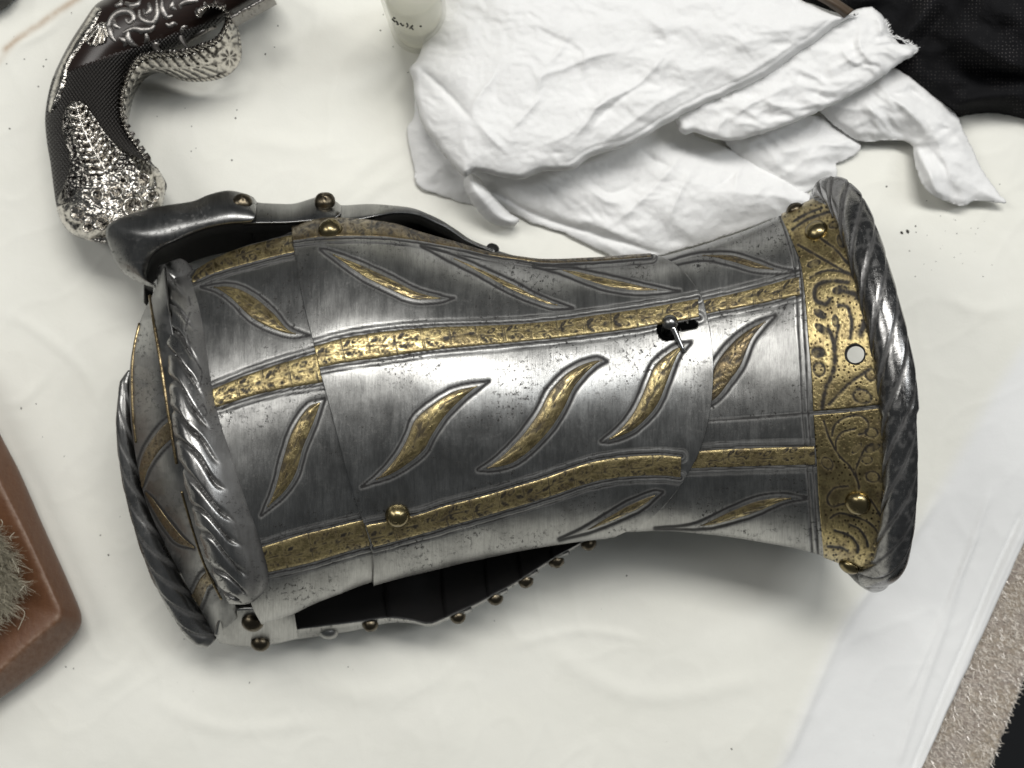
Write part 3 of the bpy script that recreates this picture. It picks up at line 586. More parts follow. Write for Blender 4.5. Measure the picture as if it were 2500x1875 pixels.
# roped knuckle ridge
def knuckle_rope():
    Lb = crv([(392, 646), (384, 655), (384, 700), (388, 745), (402, 818), (411, 900), (419, 1018), (440, 1136), (478, 1280), (512, 1385), (554, 1466), (575, 1476)], 260)
    Rb = crv([(440, 630), (460, 642), (478, 670), (490, 709), (504, 782), (515, 854), (525, 926), (545, 1020), (564, 1080), (585, 1145), (611, 1237), (632, 1301), (655, 1398), (648, 1440), (620, 1468), (600, 1476)], 260)
    n, m = 260, 60; a = np.linspace(-.10, pi + .10, m)[None]; C = (Lb + Rb) / 2; D = (Rb - Lb) / 2
    c = np.cos(a); x = C[:, :1] - D[:, :1] * c; y = C[:, 1:] - D[:, 1:] * c
    zc = surf(np.maximum(C[:, 0], 385), th_of(C[:, 0], C[:, 1]))[:, 2]; zc = zc - .0005
    s = np.linspace(0, 1, n)[:, None]; taper = np.sqrt(np.clip(1 - (1 - np.clip(np.minimum(s, 1 - s) / .06, 0, 1)) ** 2, 0, 1))
    xr = (x - Lb[:, :1]); ph = (y - 1.28 * xr) / 74 + .35 * noise(y / 130, xr / 50); tw = ph % 1
    side = 1 - sst(.42, .72, xr / np.maximum(2 * D[:, :1], 1))
    cut = (np.exp(-((tw - .5) / .12) ** 2)) * side; sw = ((tw + .5) % 1 - .5) * side
    z = zc[:, None] + .0088 * np.where(np.sin(a) > 0, np.sin(pi * np.clip((1 - np.cos(a)) / 2, 0, 1) ** .66) ** .85, np.maximum(np.sin(a), -.3)) * (.02 + .98 * taper) - .004 * (1 - taper) - .0024 * cut + .0014 * sw
    z = np.where(np.sin(a) < 0, zc[:, None] - .006, z)
    px = x + 7 * cut * (c > .1) + (-4 * sw) * (c > .0) + 2.5 * noise(y / 26, y * 0 + 2) * (c > .8)
    cr = [[(461, 724), (465, 744)], [(464, 762), (458, 782), (452, 808)], [(457, 817), (467, 860), (481, 886), (493, 909), (488, 944)], [(480, 1000), (496, 990), (505, 1010), (490, 1018)], [(565, 1260), (580, 1290), (590, 1330)], [(605, 1300), (612, 1360), (622, 1420)]]
    dirt = cut * .6
    for i, k in enumerate(cr):
        d = dist_poly(px, y, crv(k, 20), False, 30) + noise(px / 7, y / 7) * 1.2; dirt = np.maximum(dirt, np.exp(-(d / (3.4 if i < 4 else 9)) ** 2) * (1 if i < 4 else .7))
    fr = xr / np.maximum(2 * D[:, :1], 1); dirt = np.maximum(dirt, sst(.45, .75, fr) * (.42 + .25 * noise(px / 30, y / 50)) + sst(.86, 1.0, fr) * .5)  # right half and base darkened: shade painted through the dirt mask
    V = W(px, y, z); F = quads(n, m)
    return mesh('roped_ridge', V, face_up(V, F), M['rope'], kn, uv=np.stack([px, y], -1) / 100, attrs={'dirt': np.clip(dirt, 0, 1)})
knuckle_rope()
# finger plate falling away to the left of the ridge
def loft(name, A, B, n, m, mats, parent, bulge=0.0, power=1.0, attr=None, extra=None, solid=.0012, pull=0, disp=None, vmax=1.0):
    """sheet between two pixel+height curves (x, y, z); bulge lifts the middle (metres)"""
    a, b = crv(A, n), crv(B, n); v = np.linspace(0, vmax, m)[None, :, None]
    q = a[:, None] * (1 - v) + b[:, None] * v; q[..., 2] += bulge * np.sin(pi * np.linspace(0, 1, m))[None] ** power
    at = {} if attr is None else attr(q)
    if disp is not None: q[..., 2] += disp(q)
    V = W(q[..., 0], q[..., 1], q[..., 2]); F = face_up(V, quads(n, m))
    return mesh(name, V, F, mats, parent, uv=q[..., :2] / 100, attrs=at, solid=solid, rim=1)
FA = [(400, 650, .070), (408, 745, .090), (424, 830, .097), (436, 920, .100), (446, 1018, .1005), (466, 1136, .099), (500, 1270, .090), (532, 1380, .077), (566, 1462, .062), (590, 1500, .050)]
FB = [(380, 703, .058), (346, 774, .063), (326, 840, .065), (317, 900, .066), (318, 1010, .067), (328, 1095, .066), (347, 1192, .064), (375, 1271, .060), (414, 1349, .054), (458, 1431, .047), (526, 1554, .036)]
FF = [(np.array([(414, 1012), (384, 1040), (350, 1090), (335, 1140), (345, 1190)], float), np.array([(424, 1078), (392, 1110), (366, 1150), (352, 1185), (347, 1192)], float)),
      (np.array([(356, 1200), (378, 1220), (410, 1262), (446, 1306), (474, 1336)], float), np.array([(352, 1204), (372, 1250), (400, 1296), (430, 1330), (474, 1340)], float)),
      (np.array([(500, 1388), (484, 1404), (470, 1430), (462, 1446)], float), np.array([(528, 1430), (512, 1440), (500, 1470), (492, 1490)], float))]
def f_attr(q):
    x, y = q[..., 0], q[..., 1]; _, dirt = relief(x, y, FF, [])
    return {'dirt': np.clip(np.maximum(dirt, .25 * sst(-.1, .5, fbm(x / 50, y / 50, 3))), 0, 1)}
def f_disp(q):
    d, _ = relief(q[..., 0], q[..., 1], FF, []); return d * .9
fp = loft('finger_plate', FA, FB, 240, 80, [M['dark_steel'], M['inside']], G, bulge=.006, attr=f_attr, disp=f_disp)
def on_finger(x, y):
    a, b = crv(FA, 300), crv(FB, 300); out = np.zeros(np.shape(x)); xf, yf = np.ravel(x), np.ravel(y); o = np.zeros(len(xf))
    for i in range(len(xf)):
        ab = b[:, :2] - a[:, :2]; ap = np.array([xf[i], yf[i]]) - a[:, :2]; t = np.clip(np.sum(ap * ab, 1) / np.sum(ab * ab, 1), 0, 1)
        k = np.argmin(np.sum((ap - ab * t[:, None]) ** 2, 1)); o[i] = a[k, 2] * (1 - t[k]) + b[k, 2] * t[k] + .006 * math.sin(pi * t[k])
    return o.reshape(np.shape(x))
for i, (u, l) in enumerate(FF):
    a, b = crv(u, 40), crv(l, 40); v = (.5 + .5 * np.linspace(-1, 1, 9) * .62)[None, :, None]; q = a[:, None] * (1 - v) + b[:, None] * v
    z = on_finger(q[..., 0], q[..., 1]) + f_disp(q) + .0004; V = W(q[..., 0], q[..., 1], z)
    e = np.clip(.25 + .5 * fbm(q[..., 0] / 9 + i, q[..., 1] / 9, 3), 0, 1)
    mesh('flame_ornament', V, face_up(V, quads(40, 9)), M['gold_old'], fp, uv=q / 100, attrs={'eng': e}, solid=.0004)
# narrow gilt line along the root of the ridge
for pts, r in (([(366, 722), (378, 800), (392, 880), (404, 960), (418, 1050), (432, 1132)], .0011), ([(444, 1200), (470, 1290), (500, 1380), (540, 1462)], .0009)):
    c = crv(pts, 60); z = on_finger(c[:, 0], c[:, 1]) - .0002; tube('gilt_line', W(c[:, 0], c[:, 1], z), r * .65, M['gold_old'], fp, 8)
c = crv([(341, 790), (328, 850), (323, 920), (325, 1010), (333, 1080)], 50); tube('gilt_line', W(c[:, 0], c[:, 1], on_finger(c[:, 0], c[:, 1]) - .0001), .0007, M['gold_old'], fp, 8)
# roped rim at the finger end
c = crv([(317, 905, .058), (307, 950, .058), (305, 1040, .058), (316, 1136, .056), (336, 1225, .053), (364, 1310, .050), (400, 1394, .044), (436, 1462, .038), (476, 1524, .032), (514, 1560, .028)], 220)
rr = np.interp(np.linspace(0, 1, 220), [0, .04, .2, .5, .7, .97, 1], [.0008, .0025, .0034, .0041, .0054, .0058, .0046])
def twist(N, k, depth, wd=.13):
    return lambda s, a: 1.03 - depth * np.exp(-(((s * N + a / (2 * pi) * k) % 1 - .5) / wd) ** 2)
tube('roped_rim', W(c[:, 0], c[:, 1], c[:, 2]), rr, M['rope'], fp, 48, fn=lambda s, a: (lambda tw: .98 + .10 * ((tw + .5) % 1) - .10 * np.exp(-((tw - .5) / .09) ** 2))((s * 9 + a / (2 * pi) * 4.0) % 1), attr_fn=lambda s, a: np.exp(-(((s * 9 + a / (2 * pi) * 4.0) % 1 - .5) / .1) ** 2) * .6)
# lames curling under the fingers down to the paper
for k, (za, zb, ia, ib) in enumerate(((1.0, .62, 16, 62), (.66, .06, 56, 120))):
    q = crv(FB, 60); A = q.copy(); A[:, 0] += ia; A[:, 2] = q[:, 2] * za - .004; Bq = q.copy(); Bq[:, 0] += ib; Bq[:, 2] = np.maximum(q[:, 2] * zb, .0045)
    A[:, 1] = 1130 + (A[:, 1] - 1130) * (.93 - .04 * k); Bq[:, 1] = 1130 + (Bq[:, 1] - 1130) * (.88 - .05 * k)
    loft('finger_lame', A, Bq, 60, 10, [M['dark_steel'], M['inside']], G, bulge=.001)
# side plates at the lower left corner
def side(name, A, B, n, m, bulge, mat='steel', par=G, solid=.0012): return loft(name, A, B, n, m, [M[mat], M['inside']], par, bulge=bulge, solid=solid)
sp = side('side_plate', [(530, 1552, .046), (545, 1500, .052), (600, 1486, .056), (660, 1492, .056), (718, 1498, .053)], [(528, 1562, .026), (545, 1572, .025), (609, 1580, .024), (672, 1572, .026), (728, 1559, .030)], 60, 24, .004)
dome('rivet', W(617, 1512, .049) + np.array([0, -.001, .0005]), (-.05, -.7, .75), .0046, M['copper'], sp, .8); dome('rivet', W(636, 1570, .030), (0, -.75, .66), .0041, M['copper'], sp, .8)
# thumb-side lames along the top
def lame(outer, inner, bulge, n=90, drop=.05, drop_px=70, m=16, sgn=1):
    """convex strip with a lower skirt outside and a dark inner wall going down towards the palm"""
    a, b = crv(outer, n), crv(inner, n); rows = []
    k = np.array([a[:, 0] * .985 + b[:, 0] * .015, a[:, 1] * .985 + b[:, 1] * .015, np.maximum(a[:, 2] - .028, .006)]).T; rows.append(k)
    rows.append(np.c_[a[:, :2], a[:, 2] - .008])
    for v in np.linspace(0, 1, m):
        q = a * (1 - v) + b * v; q[:, 2] += bulge * math.sin(pi * (.12 + .88 * v)) ** .8 - bulge * math.sin(pi * .12) ** .8 * (1 - v); rows.append(q)
    ns = len(rows) - 1
    for f, dz in ((.10, .25), (.35, .7), (1, 1)):
        q = b.copy(); q[:, 1] += sgn * drop_px * f; q[:, 2] = np.maximum(q[:, 2] - drop * dz - .003 * (f > .2), .007); rows.append(q)
    Q = np.stack(rows, 1); V = W(Q[..., 0], Q[..., 1], Q[..., 2]); F = quads(n, len(rows)); F = face_up(V, F)
    fm = np.tile((np.arange(len(rows) - 1) >= ns).astype(int), n - 1)
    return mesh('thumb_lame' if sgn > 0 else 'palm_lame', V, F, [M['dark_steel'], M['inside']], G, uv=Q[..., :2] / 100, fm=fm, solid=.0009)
def z3(pts, z): return [(a, b, c) for (a, b), c in zip(pts, np.interp(np.linspace(0, 1, len(pts)), np.linspace(0, 1, len(z)), z))]
l1 = lame(z3([(380, 704), (345, 692), (312, 674), (287, 648), (268, 606), (258, 568), (272, 543), (330, 518), (400, 502), (470, 491), (510, 475), (560, 465), (612, 478), (628, 494)], [.040, .043, .047, .051, .054, .053, .050]),
          z3([(374, 690), (357, 674), (360, 648), (370, 626), (384, 611), (400, 600), (430, 586), (480, 565), (520, 553), (560, 546), (590, 544), (605, 543), (616, 541), (622, 535)], [.045, .053, .059, .063, .064, .063, .062]), .0055, 120, m=20)
l2 = lame(z3([(590, 484), (630, 494), (670, 497), (717, 497), (760, 485), (786, 478), (815, 489), (834, 502)], [.047, .046]), z3([(590, 546), (650, 545), (700, 544), (742, 541), (790, 537), (815, 534), (822, 530), (830, 522)], [.0605, .059]), .003)
l3 = lame(z3([(800, 495), (834, 501), (900, 498), (953, 501), (1007, 508), (1047, 523), (1080, 539), (1116, 562), (1152, 586), (1210, 610)], [.046, .044, .036, .030]), z3([(800, 537), (840, 536), (880, 535), (924, 526), (967, 520), (1015, 524), (1056, 541), (1095, 560), (1140, 590), (1206, 617)], [.0585, .055, .042, .034]), .0025)
l4 = lame(z3([(1130, 576), (1175, 598), (1206, 609), (1260, 625), (1315, 637), (1350, 646)], [.033, .026]), z3([(1130, 584), (1175, 606), (1206, 617), (1260, 633), (1315, 645), (1350, 650)], [.036, .028]), .001)
def dpx(x, y, z, n, rpx, par, mat='copper', flat=.8): return dome('rivet', W(x, y, z), n, rpx * KPX * (H - z), M[mat], par, flat, .1)
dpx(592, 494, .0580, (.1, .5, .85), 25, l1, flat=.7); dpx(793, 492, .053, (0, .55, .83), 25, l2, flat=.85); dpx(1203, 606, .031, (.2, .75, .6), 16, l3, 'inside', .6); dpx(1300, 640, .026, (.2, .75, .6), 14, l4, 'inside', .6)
# palm-side lames below, overlapping, each with a rivet; their dark inner faces show
E = [(715, 1536), (800, 1526), (880, 1516), (951, 1507), (1005, 1513), (1046, 1522), (1085, 1508), (1118, 1493), (1165, 1472), (1209, 1448), (1250, 1426), (1284, 1405), (1325, 1378), (1358, 1357), (1400, 1334), (1440, 1313), (1480, 1304)]
Ex = np.array([p[0] for p in E], float); Ey = np.array([p[1] for p in E], float); eyf = fx(E)
for i, (xa, xb, rx) in enumerate(((715, 965, 904), (945, 1150, 1118), (1085, 1238, 1209), (1190, 1312, 1284), (1270, 1388, 1358), (1345, 1480, 1437))):
    xs = np.linspace(xa, xb, 14); ys = eyf(xs) + 7 * sst(.72, 1, (xs - xa) / (xb - xa)) * (i > 0); zz = np.interp(xs, [700, 1480], [.031, .040]) - .0012 * i * 0 - .0016 * ((xs - xa) / (xb - xa))
    lo = np.c_[xs + 3, ys + np.interp(xs, [700, 850, 1000, 1480], [26, 22, 9, 5]), zz - .010]
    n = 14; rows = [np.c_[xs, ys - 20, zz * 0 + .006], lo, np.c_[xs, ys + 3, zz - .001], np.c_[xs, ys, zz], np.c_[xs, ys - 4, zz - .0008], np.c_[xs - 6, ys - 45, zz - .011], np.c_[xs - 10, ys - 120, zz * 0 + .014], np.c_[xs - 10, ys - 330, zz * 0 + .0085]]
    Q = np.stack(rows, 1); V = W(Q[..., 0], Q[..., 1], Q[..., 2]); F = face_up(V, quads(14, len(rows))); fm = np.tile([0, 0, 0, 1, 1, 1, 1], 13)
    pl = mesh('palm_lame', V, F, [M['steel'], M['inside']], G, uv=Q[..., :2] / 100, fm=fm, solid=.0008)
    z = float(np.interp(rx, xs, zz)); y = float(eyf(rx)); dome('rivet', W(rx, y + 12, z - .004), (.1, -.85, .35), .0034, M['copper'], pl, .9, .1)
    if i == 0: dome('rivet', W(802, 1543, .022), (0, -.8, .45), .0042, M['steel'], pl, .7, .02)
keep_world(G)
# ------------------------------------------------------------------ white cotton cloth
def sheet(poly, zfun, step=4.0):
    p = crv(list(poly) + [poly[0]], 260)[:-1]
    d = np.roll(p, -1, 0) - np.roll(p, 1, 0); nn = np.stack([d[:, 1], -d[:, 0]], 1); nn /= np.linalg.norm(nn, axis=1)[:, None] + 1e-9
    k = np.arange(len(p)); p = p + nn * (noise(k / 3.1, k * 0 + p[0, 0]) * 2.2)[:, None]
    gx = np.arange(p[:, 0].min() - 8, p[:, 0].max() + 8, step); gy = np.arange(p[:, 1].min() - 8, p[:, 1].max() + 8, step)
    X, Y = np.meshgrid(gx, gy, indexing='ij'); s = sdf(X, Y, p, 120)
    F = quads(*X.shape); sf = s.ravel()[F]; F = F[(sf < 0).sum(1) >= 2]
    use = np.zeros(X.size, bool); use[F.ravel()] = True; xf, yf, s = X.ravel().copy(), Y.ravel().copy(), s.ravel().copy()
    for i in np.where(use & (s > -step * .3))[0]:                    # pull the ragged border on to the outline
        q = np.array([xf[i], yf[i]]); a = p; b = np.roll(p, -1, 0); v = b - a; t = np.clip(np.sum((q - a) * v, 1) / (np.sum(v * v, 1) + 1e-9), 0, 1); c = a + v * t[:, None]
        j = np.argmin(np.sum((c - q) ** 2, 1)); xf[i], yf[i] = c[j]; s[i] = 0
    idx = np.cumsum(use) - 1; x, y, d = xf[use], yf[use], -np.minimum(s[use], 0)
    z = zfun(x, y, d); return W(x, y, z), idx[F], np.stack([x, y], -1) / 100
def kA(*p): return [(900 + a * .3978, b * .3978) for a, b in p]
def kB(*p): return [(1700 + a * .3978, b * .3978) for a, b in p]
CREASE_T = [(.0030, 13, kA((1040, 620), (1060, 470), (1200, 420), (1400, 340), (1600, 310))), (.0026, 10, kA((1080, 560), (1000, 660), (850, 820))), (.0034, 13, kA((1850, 300), (1650, 520), (1450, 620), (1330, 760), (1230, 880))),
            (-.0022, 10, kA((1700, 500), (1480, 660), (1370, 780))), (.0024, 10, kA((620, 690), (690, 570), (760, 480), (800, 380))), (-.0035, 9, kA((290, 400), (450, 540), (640, 740))), (.0030, 12, kA((640, 720), (740, 830), (860, 960))),
            (-.0022, 9, kA((1060, 940), (1240, 940))), (.0022, 12, kA((1250, 130), (1180, 300), (1060, 420))), (.0020, 16, kA((1100, 0), (1130, 60), (1050, 110))), (.0020, 10, kA((900, 700), (980, 640), (1060, 620))), (-.002, 10, kA((800, 480), (780, 600), (850, 660))),
            (.0022, 12, kA((2000, 520), (1800, 620), (1600, 760), (1420, 880))), (-.0018, 8, kA((1400, 930), (1600, 850), (1800, 730))), (.0022, 16, kA((1650, 60), (1800, 180), (1900, 330))), (.0018, 8, kA((1250, 250), (1330, 330), (1300, 480))),
            (.0018, 10, kA((1560, 540), (1500, 560), (1350, 700), (1230, 820), (1050, 900))), (.0020, 22, kB((0, 350), (200, 300), (420, 220), (600, 130))), (.0016, 12, kB((100, 560), (300, 460), (500, 330), (700, 220)))]
CREASE_B = [(-.0030, 14, kA((1330, 1080), (1450, 1180), (1560, 1170), (1680, 1090))), (.0026, 12, kA((1320, 1130), (1480, 1240), (1560, 1220))), (-.0026, 10, kA((1650, 900), (1760, 990), (1900, 1040))), (.0024, 14, kA((1950, 900), (1800, 1100), (1560, 1330), (1450, 1400))),
            (.002, 12, kA((2011, 1000), (1900, 1200), (1820, 1400))), (-.0025, 12, kA((1540, 1350), (1600, 1420), (1700, 1450))), (.0028, 14, kA((1180, 1060), (1350, 1000), (1500, 990))), (-.0030, 9, kA((720, 1140), (860, 1230), (1050, 1330), (1300, 1410), (1600, 1500), (1820, 1570))),
            (.0024, 10, kA((400, 900), (450, 1000), (540, 1100))), (-.0055, 16, kA((370, 720), (390, 840), (440, 960))), (.0022, 14, kB((100, 1000), (160, 1130), (250, 1180))), (-.0022, 12, kB((290, 1000), (200, 1100), (60, 1180))), (.0026, 10, kB((300, 980), (250, 1080), (240, 1180))),
            (.0022, 10, kB((440, 1130), (380, 1180), (360, 1250)))]
CREASE_M = [(.0022, 9, kB((1000, 200), (1010, 300), (1080, 380))), (-.0020, 8, kB((960, 230), (970, 330))), (.002, 8, kB((1080, 80), (1130, 150), (1130, 260))), (.0020, 10, kB((400, 600), (480, 640), (640, 660), (740, 640))), (-.0018, 8, kB((700, 560), (780, 600), (850, 660))),
            (.0022, 12, kB((200, 740), (330, 640), (480, 560))), (.0018, 8, kB((880, 280), (960, 380), (1100, 420))), (-.0016, 7, kB((930, 410), (1050, 400), (1150, 420)))]
CREASE_R = [(.0034, 14, kB((1130, 520), (1200, 600), (1300, 680), (1400, 780))), (-.0026, 12, kB((1250, 480), (1330, 560), (1430, 650))), (-.0024, 9, kB((1560, 850), (1640, 790))), (.003, 14, kB((1330, 880), (1400, 1000), (1470, 1150), (1540, 1240))), (.0022, 14, kB((1500, 700), (1600, 850), (1700, 1000))),
            (-.002, 12, kB((1420, 900), (1500, 1000), (1560, 1140))), (.002, 12, kB((1000, 620), (1100, 700), (1200, 820)))]
def wr(x, y, s, a):
    qx, qy = x + 26 * noise(x / 90, y / 90 + 4), y + 26 * noise(x / 90 + 8, y / 90)
    r1 = np.sqrt(noise(qx / (1.9 * s) + qy / (3 * s), qy / (.75 * s) - qx / (2 * s)) ** 2 + .004); r2 = np.sqrt(noise(qx / (.9 * s) - qy / (2.4 * s) + 7, qy / (.6 * s) + qx / (3 * s)) ** 2 + .004)
    return a * (.9 * (.35 - r1) + .42 * (.35 - r2) + .35 * noise(x / s, y / s)) + .0011 * (.3 - np.sqrt(noise(qx / 70 + qy / 95, qy / 30 - qx / 60) ** 2 + .003)) * (.4 + noise(x / 140 + 3, y / 140)) + .00022 * fbm(x / 16, y / 16, 3)
def cloth():
    V, F, U = [], [], []; n = 0
    def put(poly, zf):
        nonlocal n
        v, f, u = sheet(poly, zf); v3 = face_up(v, f); V.append(v); F.append(v3 + n); U.append(u); n += len(v)
    # bottom layer, lying on the paper
    put([(1031, 120), (1013, 200), (1013, 250), (1009, 288), (994, 312), (999, 358), (1011, 410), (1019, 453), (1059, 472), (1123, 493), (1190, 508), (1258, 524), (1298, 545), (1365, 565), (1417, 589), (1477, 617), (1530, 640), (1660, 610), (1790, 570), (1900, 530), (1985, 505), (1985, 480), (1955, 461), (1923, 434), (1867, 402), (1819, 378), (1760, 354), (1700, 330), (1600, 250), (1300, 100)],
        lambda x, y, d: .0022 + .014 * (1 - np.exp(-d / 75)) + strokes(x, y, CREASE_B, True) * .75 * sst(0, 14, d) + wr(x, y, 130, .0028) * sst(0, 25, d))
    # the piece that shows between, right of centre
    put([(1720, 280), (1800, 300), (1994, 282), (2050, 310), (2098, 346), (2095, 372), (2058, 394), (2040, 400), (2043, 430), (2002, 452), (1960, 470), (1900, 455), (1850, 420), (1780, 360)],
        lambda x, y, d: .0030 + .008 * (1 - np.exp(-d / 50)) + wr(x, y, 70, .0034) * sst(0, 20, d))
    # right-hand arm with the pointed tip
    put([(1980, 250), (2233, 131), (2265, 175), (2297, 231), (2336, 282), (2352, 318), (2372, 358), (2396, 410), (2436, 469), (2456, 496), (2384, 490), (2352, 503), (2313, 493), (2277, 477), (2249, 446), (2233, 398), (2221, 350), (2160, 342), (2098, 344), (2030, 300)],
        lambda x, y, d: .006 + .014 * (1 - np.exp(-d / 60)) * (1 - .35 * sst(250, 450, y)) + .006 * sst(380, 480, y) * sst(2330, 2250, x) + strokes(x, y, CREASE_R, True) * sst(0, 14, d) + wr(x, y, 80, .0028) * sst(0, 20, d))
    # second fold
    put([(1640, 250), (1660, 322), (1700, 324), (1740, 338), (1780, 343), (1819, 338), (1899, 314), (1978, 282), (2058, 243), (2138, 199), (2197, 155), (2233, 133), (2240, 116), (2215, 104), (2178, 88), (2161, 48), (2138, 22), (2110, 18), (2040, 40), (1900, 90)],
        lambda x, y, d: .026 + .004 * (1 - np.exp(-d / 40)) - .003 * np.exp(-d / 4) + strokes(x, y, CREASE_M, True) * sst(0, 12, d) + wr(x, y, 60, .0028) * sst(0, 16, d))
    # top fold with its hem
    put([(1075, -60), (1063, 0), (1047, 40), (1035, 80), (1031, 115), (1014, 150), (1000, 166), (1008, 200), (1013, 239), (1030, 300), (1070, 360), (1110, 410), (1136, 432), (1159, 420), (1198, 426), (1238, 434), (1278, 437), (1322, 419), (1397, 414), (1445, 383), (1537, 354), (1596, 322), (1636, 298), (1700, 264), (1752, 240), (1819, 211), (1879, 180), (1939, 136), (1998, 96), (2038, 64), (2072, 46), (2100, 30), (2058, 35), (1998, 15), (1955, -2), (1900, -60)],
        lambda x, y, d: .034 + .007 * (1 - np.exp(-d / 60)) - .0035 * np.exp(-d / 5) + .0003 * np.exp(-((d - 13) / 4) ** 2) - .0004 * np.exp(-((d - 20) / 3) ** 2) * sst(1350, 1420, x) + strokes(x, y, CREASE_T, True) * sst(0, 14, d) * .62 + wr(x, y, 150, .0030) * sst(0, 25, d) - .013 * sst(1230, 985, x + .25 * (y - 200)))
    # rolled tongue at the lower left
    put([(1132, 436), (1150, 424), (1172, 436), (1205, 478), (1240, 516), (1266, 533), (1262, 548), (1246, 554), (1218, 551), (1186, 537), (1154, 498), (1134, 460)],
        lambda x, y, d: .017 + .009 * (1 - np.exp(-d / 12)) - .010 * sst(460, 545, y))
    V = np.vstack(V); F = np.vstack(F); U = np.vstack(U)
    root = tag(mesh('white_cloth', V, F, M['cotton'], uv=U, solid=.00045), 'crumpled white cotton cloth folded in layers above the gauntlet', 'cloth')
    th = crv([(2183, 95, .034), (2187, 88, .036), (2196, 91, .037), (2204, 99, .036), (2212, 106, .035), (2221, 109, .034)], 30); tube('loose_thread', W(th[:, 0], th[:, 1], th[:, 2]), .00022, M['cotton'], root, 6)
    # frayed fibres along the raw right edge
    q = crv([(2161, 48), (2178, 88), (2205, 98), (2237, 116), (2233, 131)], 90); vv, ff = [], []
    for i in range(90):
        P = W(q[i, 0] + random.uniform(-3, 1), q[i, 1], .027 + random.uniform(0, .003)); a = random.uniform(-.3, 1.0); l = random.uniform(.0006, .0018)
        dd = np.array([math.cos(a) * l, math.sin(a) * l, random.uniform(-.0003, .0006)]); s = np.array([-math.sin(a), math.cos(a), 0]) * .00012; k = len(vv)
        vv += [P - s, P + s, P + dd + s * .3, P + dd - s * .3]; ff.append((k, k + 1, k + 2, k + 3))
    fr = mesh('frayed_edge', vv, ff, M['cotton'], root); fr['kind'] = 'stuff'
cloth()
# ------------------------------------------------------------------ black cloth heap, brown strap
t = NT('black_cloth'); uu = t.uv(); vo = t.add('ShaderNodeTexVoronoi', Vector=uu, props={'voronoi_dimensions': '2D'}, Scale=11.0, Randomness=.35).outputs['Distance']
dots = t.math('MULTIPLY', t.ramp(vo, [(.10, 1), (.2, 0)]), t.ramp(t.noise(uu, 1.0, 4), [(.48, 0), (.62, 1)]))
M['black'] = t.out(Base_Color=t.mix(dots, t.mix(t.noise(uu, 2, 3), (.004, .004, .005), (.010, .010, .011)), (.075, .07, .068)), Roughness=.9, Specular_IOR_Level=.15, Normal=t.bump(t.noise(uu, 18, 3), .0008, .5))
v, f, u = sheet([(1900, -120), (1960, 20), (2060, 60), (2150, 160), (2250, 240), (2330, 282), (2370, 279), (2420, 276), (2460, 281), (2510, 292), (2640, 310), (2700, -120)],
                lambda x, y, d: .001 + .020 * (1 - np.exp(-d / 38)) + .012 * sst(-10, 120, 200 - y) * sst(2250, 2420, x) + strokes(x, y, [(.012, 26, [(2150, 150), (2210, 90), (2270, 10), (2300, -60)]), (-.006, 20, [(2210, 140), (2270, 70), (2330, 10)]),
                    (.008, 26, [(2280, 60), (2380, 110), (2460, 150), (2560, 170)]), (-.005, 22, [(2300, 150), (2400, 190), (2520, 200)]), (.007, 22, [(2300, 250), (2420, 240), (2520, 225)]), (.010, 30, [(2380, -20), (2460, 30), (2560, 60)]), (.006, 20, [(2060, 20), (2120, 0), (2160, -50)])]) * sst(0, 30, d) + wr(x, y, 120, .004) * sst(0, 30, d), 5)
tag(mesh('black_cloth', v, face_up(v, f), M['black'], uv=u, solid=.001), 'rumpled black speckled cloth heaped at the upper right behind the white cloth', 'cloth')
v, f, u = sheet([(-160, -110), (70, -60), (52, -20), (30, 6), (0, 26), (-70, 58), (-160, 80)], lambda x, y, d: .002 + .012 * (1 - np.exp(-d / 20)) + wr(x, y, 50, .002), 5)
t = NT('dark_grey_cloth'); M['greycloth'] = t.out(Base_Color=t.mix(t.noise(t.uv(), 6, 4), (.06, .06, .058), (.11, .108, .10)), Roughness=.9)
tag(mesh('grey_cloth', v, face_up(v, f), M['greycloth'], uv=u, solid=.0008), 'edge of a dark grey cloth in the top left corner', 'cloth')  # added dark sheet in place of the corner's shadow
t = NT('brown_leather'); M['leather'] = t.out(Base_Color=t.mix(t.noise(t.uv(), 4, 4), (.05, .033, .02), (.09, .06, .036)), Roughness=.6)
q = crv([(1950, -30, .034), (1985, -6, .036), (2020, 14, .037), (2062, 44, .034)], 30); q2 = crv([(1990, -50, .034), (2020, -24, .036), (2050, 0, .037), (2085, 24, .034)], 30)
vv = np.stack([q * (1 - k) + q2 * k + [0, 0, .003 * math.sin(pi * k)] for k in np.linspace(0, 1, 8)], 1); V = W(vv[..., 0], vv[..., 1], vv[..., 2])
tag(mesh('leather_strap', V, face_up(V, quads(30, 8)), M['leather'], uv=vv[..., :2] / 100, solid=.002), 'short brown leather strap end on the black cloth at the top edge', 'strap')
# ------------------------------------------------------------------ pistol at upper left
t = NT('chequered_wood'); uu = t.uv(); ck = t.attr('chk')
wv = t.add('ShaderNodeTexWave', props={'wave_profile': 'SIN'}, Vector=t.uv(1, 1, rot=.6), Scale=4.4, Distortion=.5).outputs[1]; wv2 = t.add('ShaderNodeTexWave', Vector=t.uv(1, 1, rot=-.75), Scale=4.4, Distortion=.5).outputs[1]
hh = t.math('MULTIPLY', t.math('ADD', wv, wv2), ck)
M['wood'] = t.out(Base_Color=t.mix(ck, t.mix(t.noise(t.uv(1, 5, rot=.5), 3, 4), (.008, .005, .0045), (.021, .011, .008)), t.mix(t.math('MULTIPLY', hh, .5), (.009, .008, .0075), (.045, .040, .036))), Roughness=t.math('ADD', t.math('MULTIPLY', ck, .22), .30), Normal=t.bump(hh, .0007, 1.0))
t = NT('chased_silver'); uu = t.uv(); d_ = t.attr('dirt'); nz = t.noise(uu, 9, 4, .6, .8)
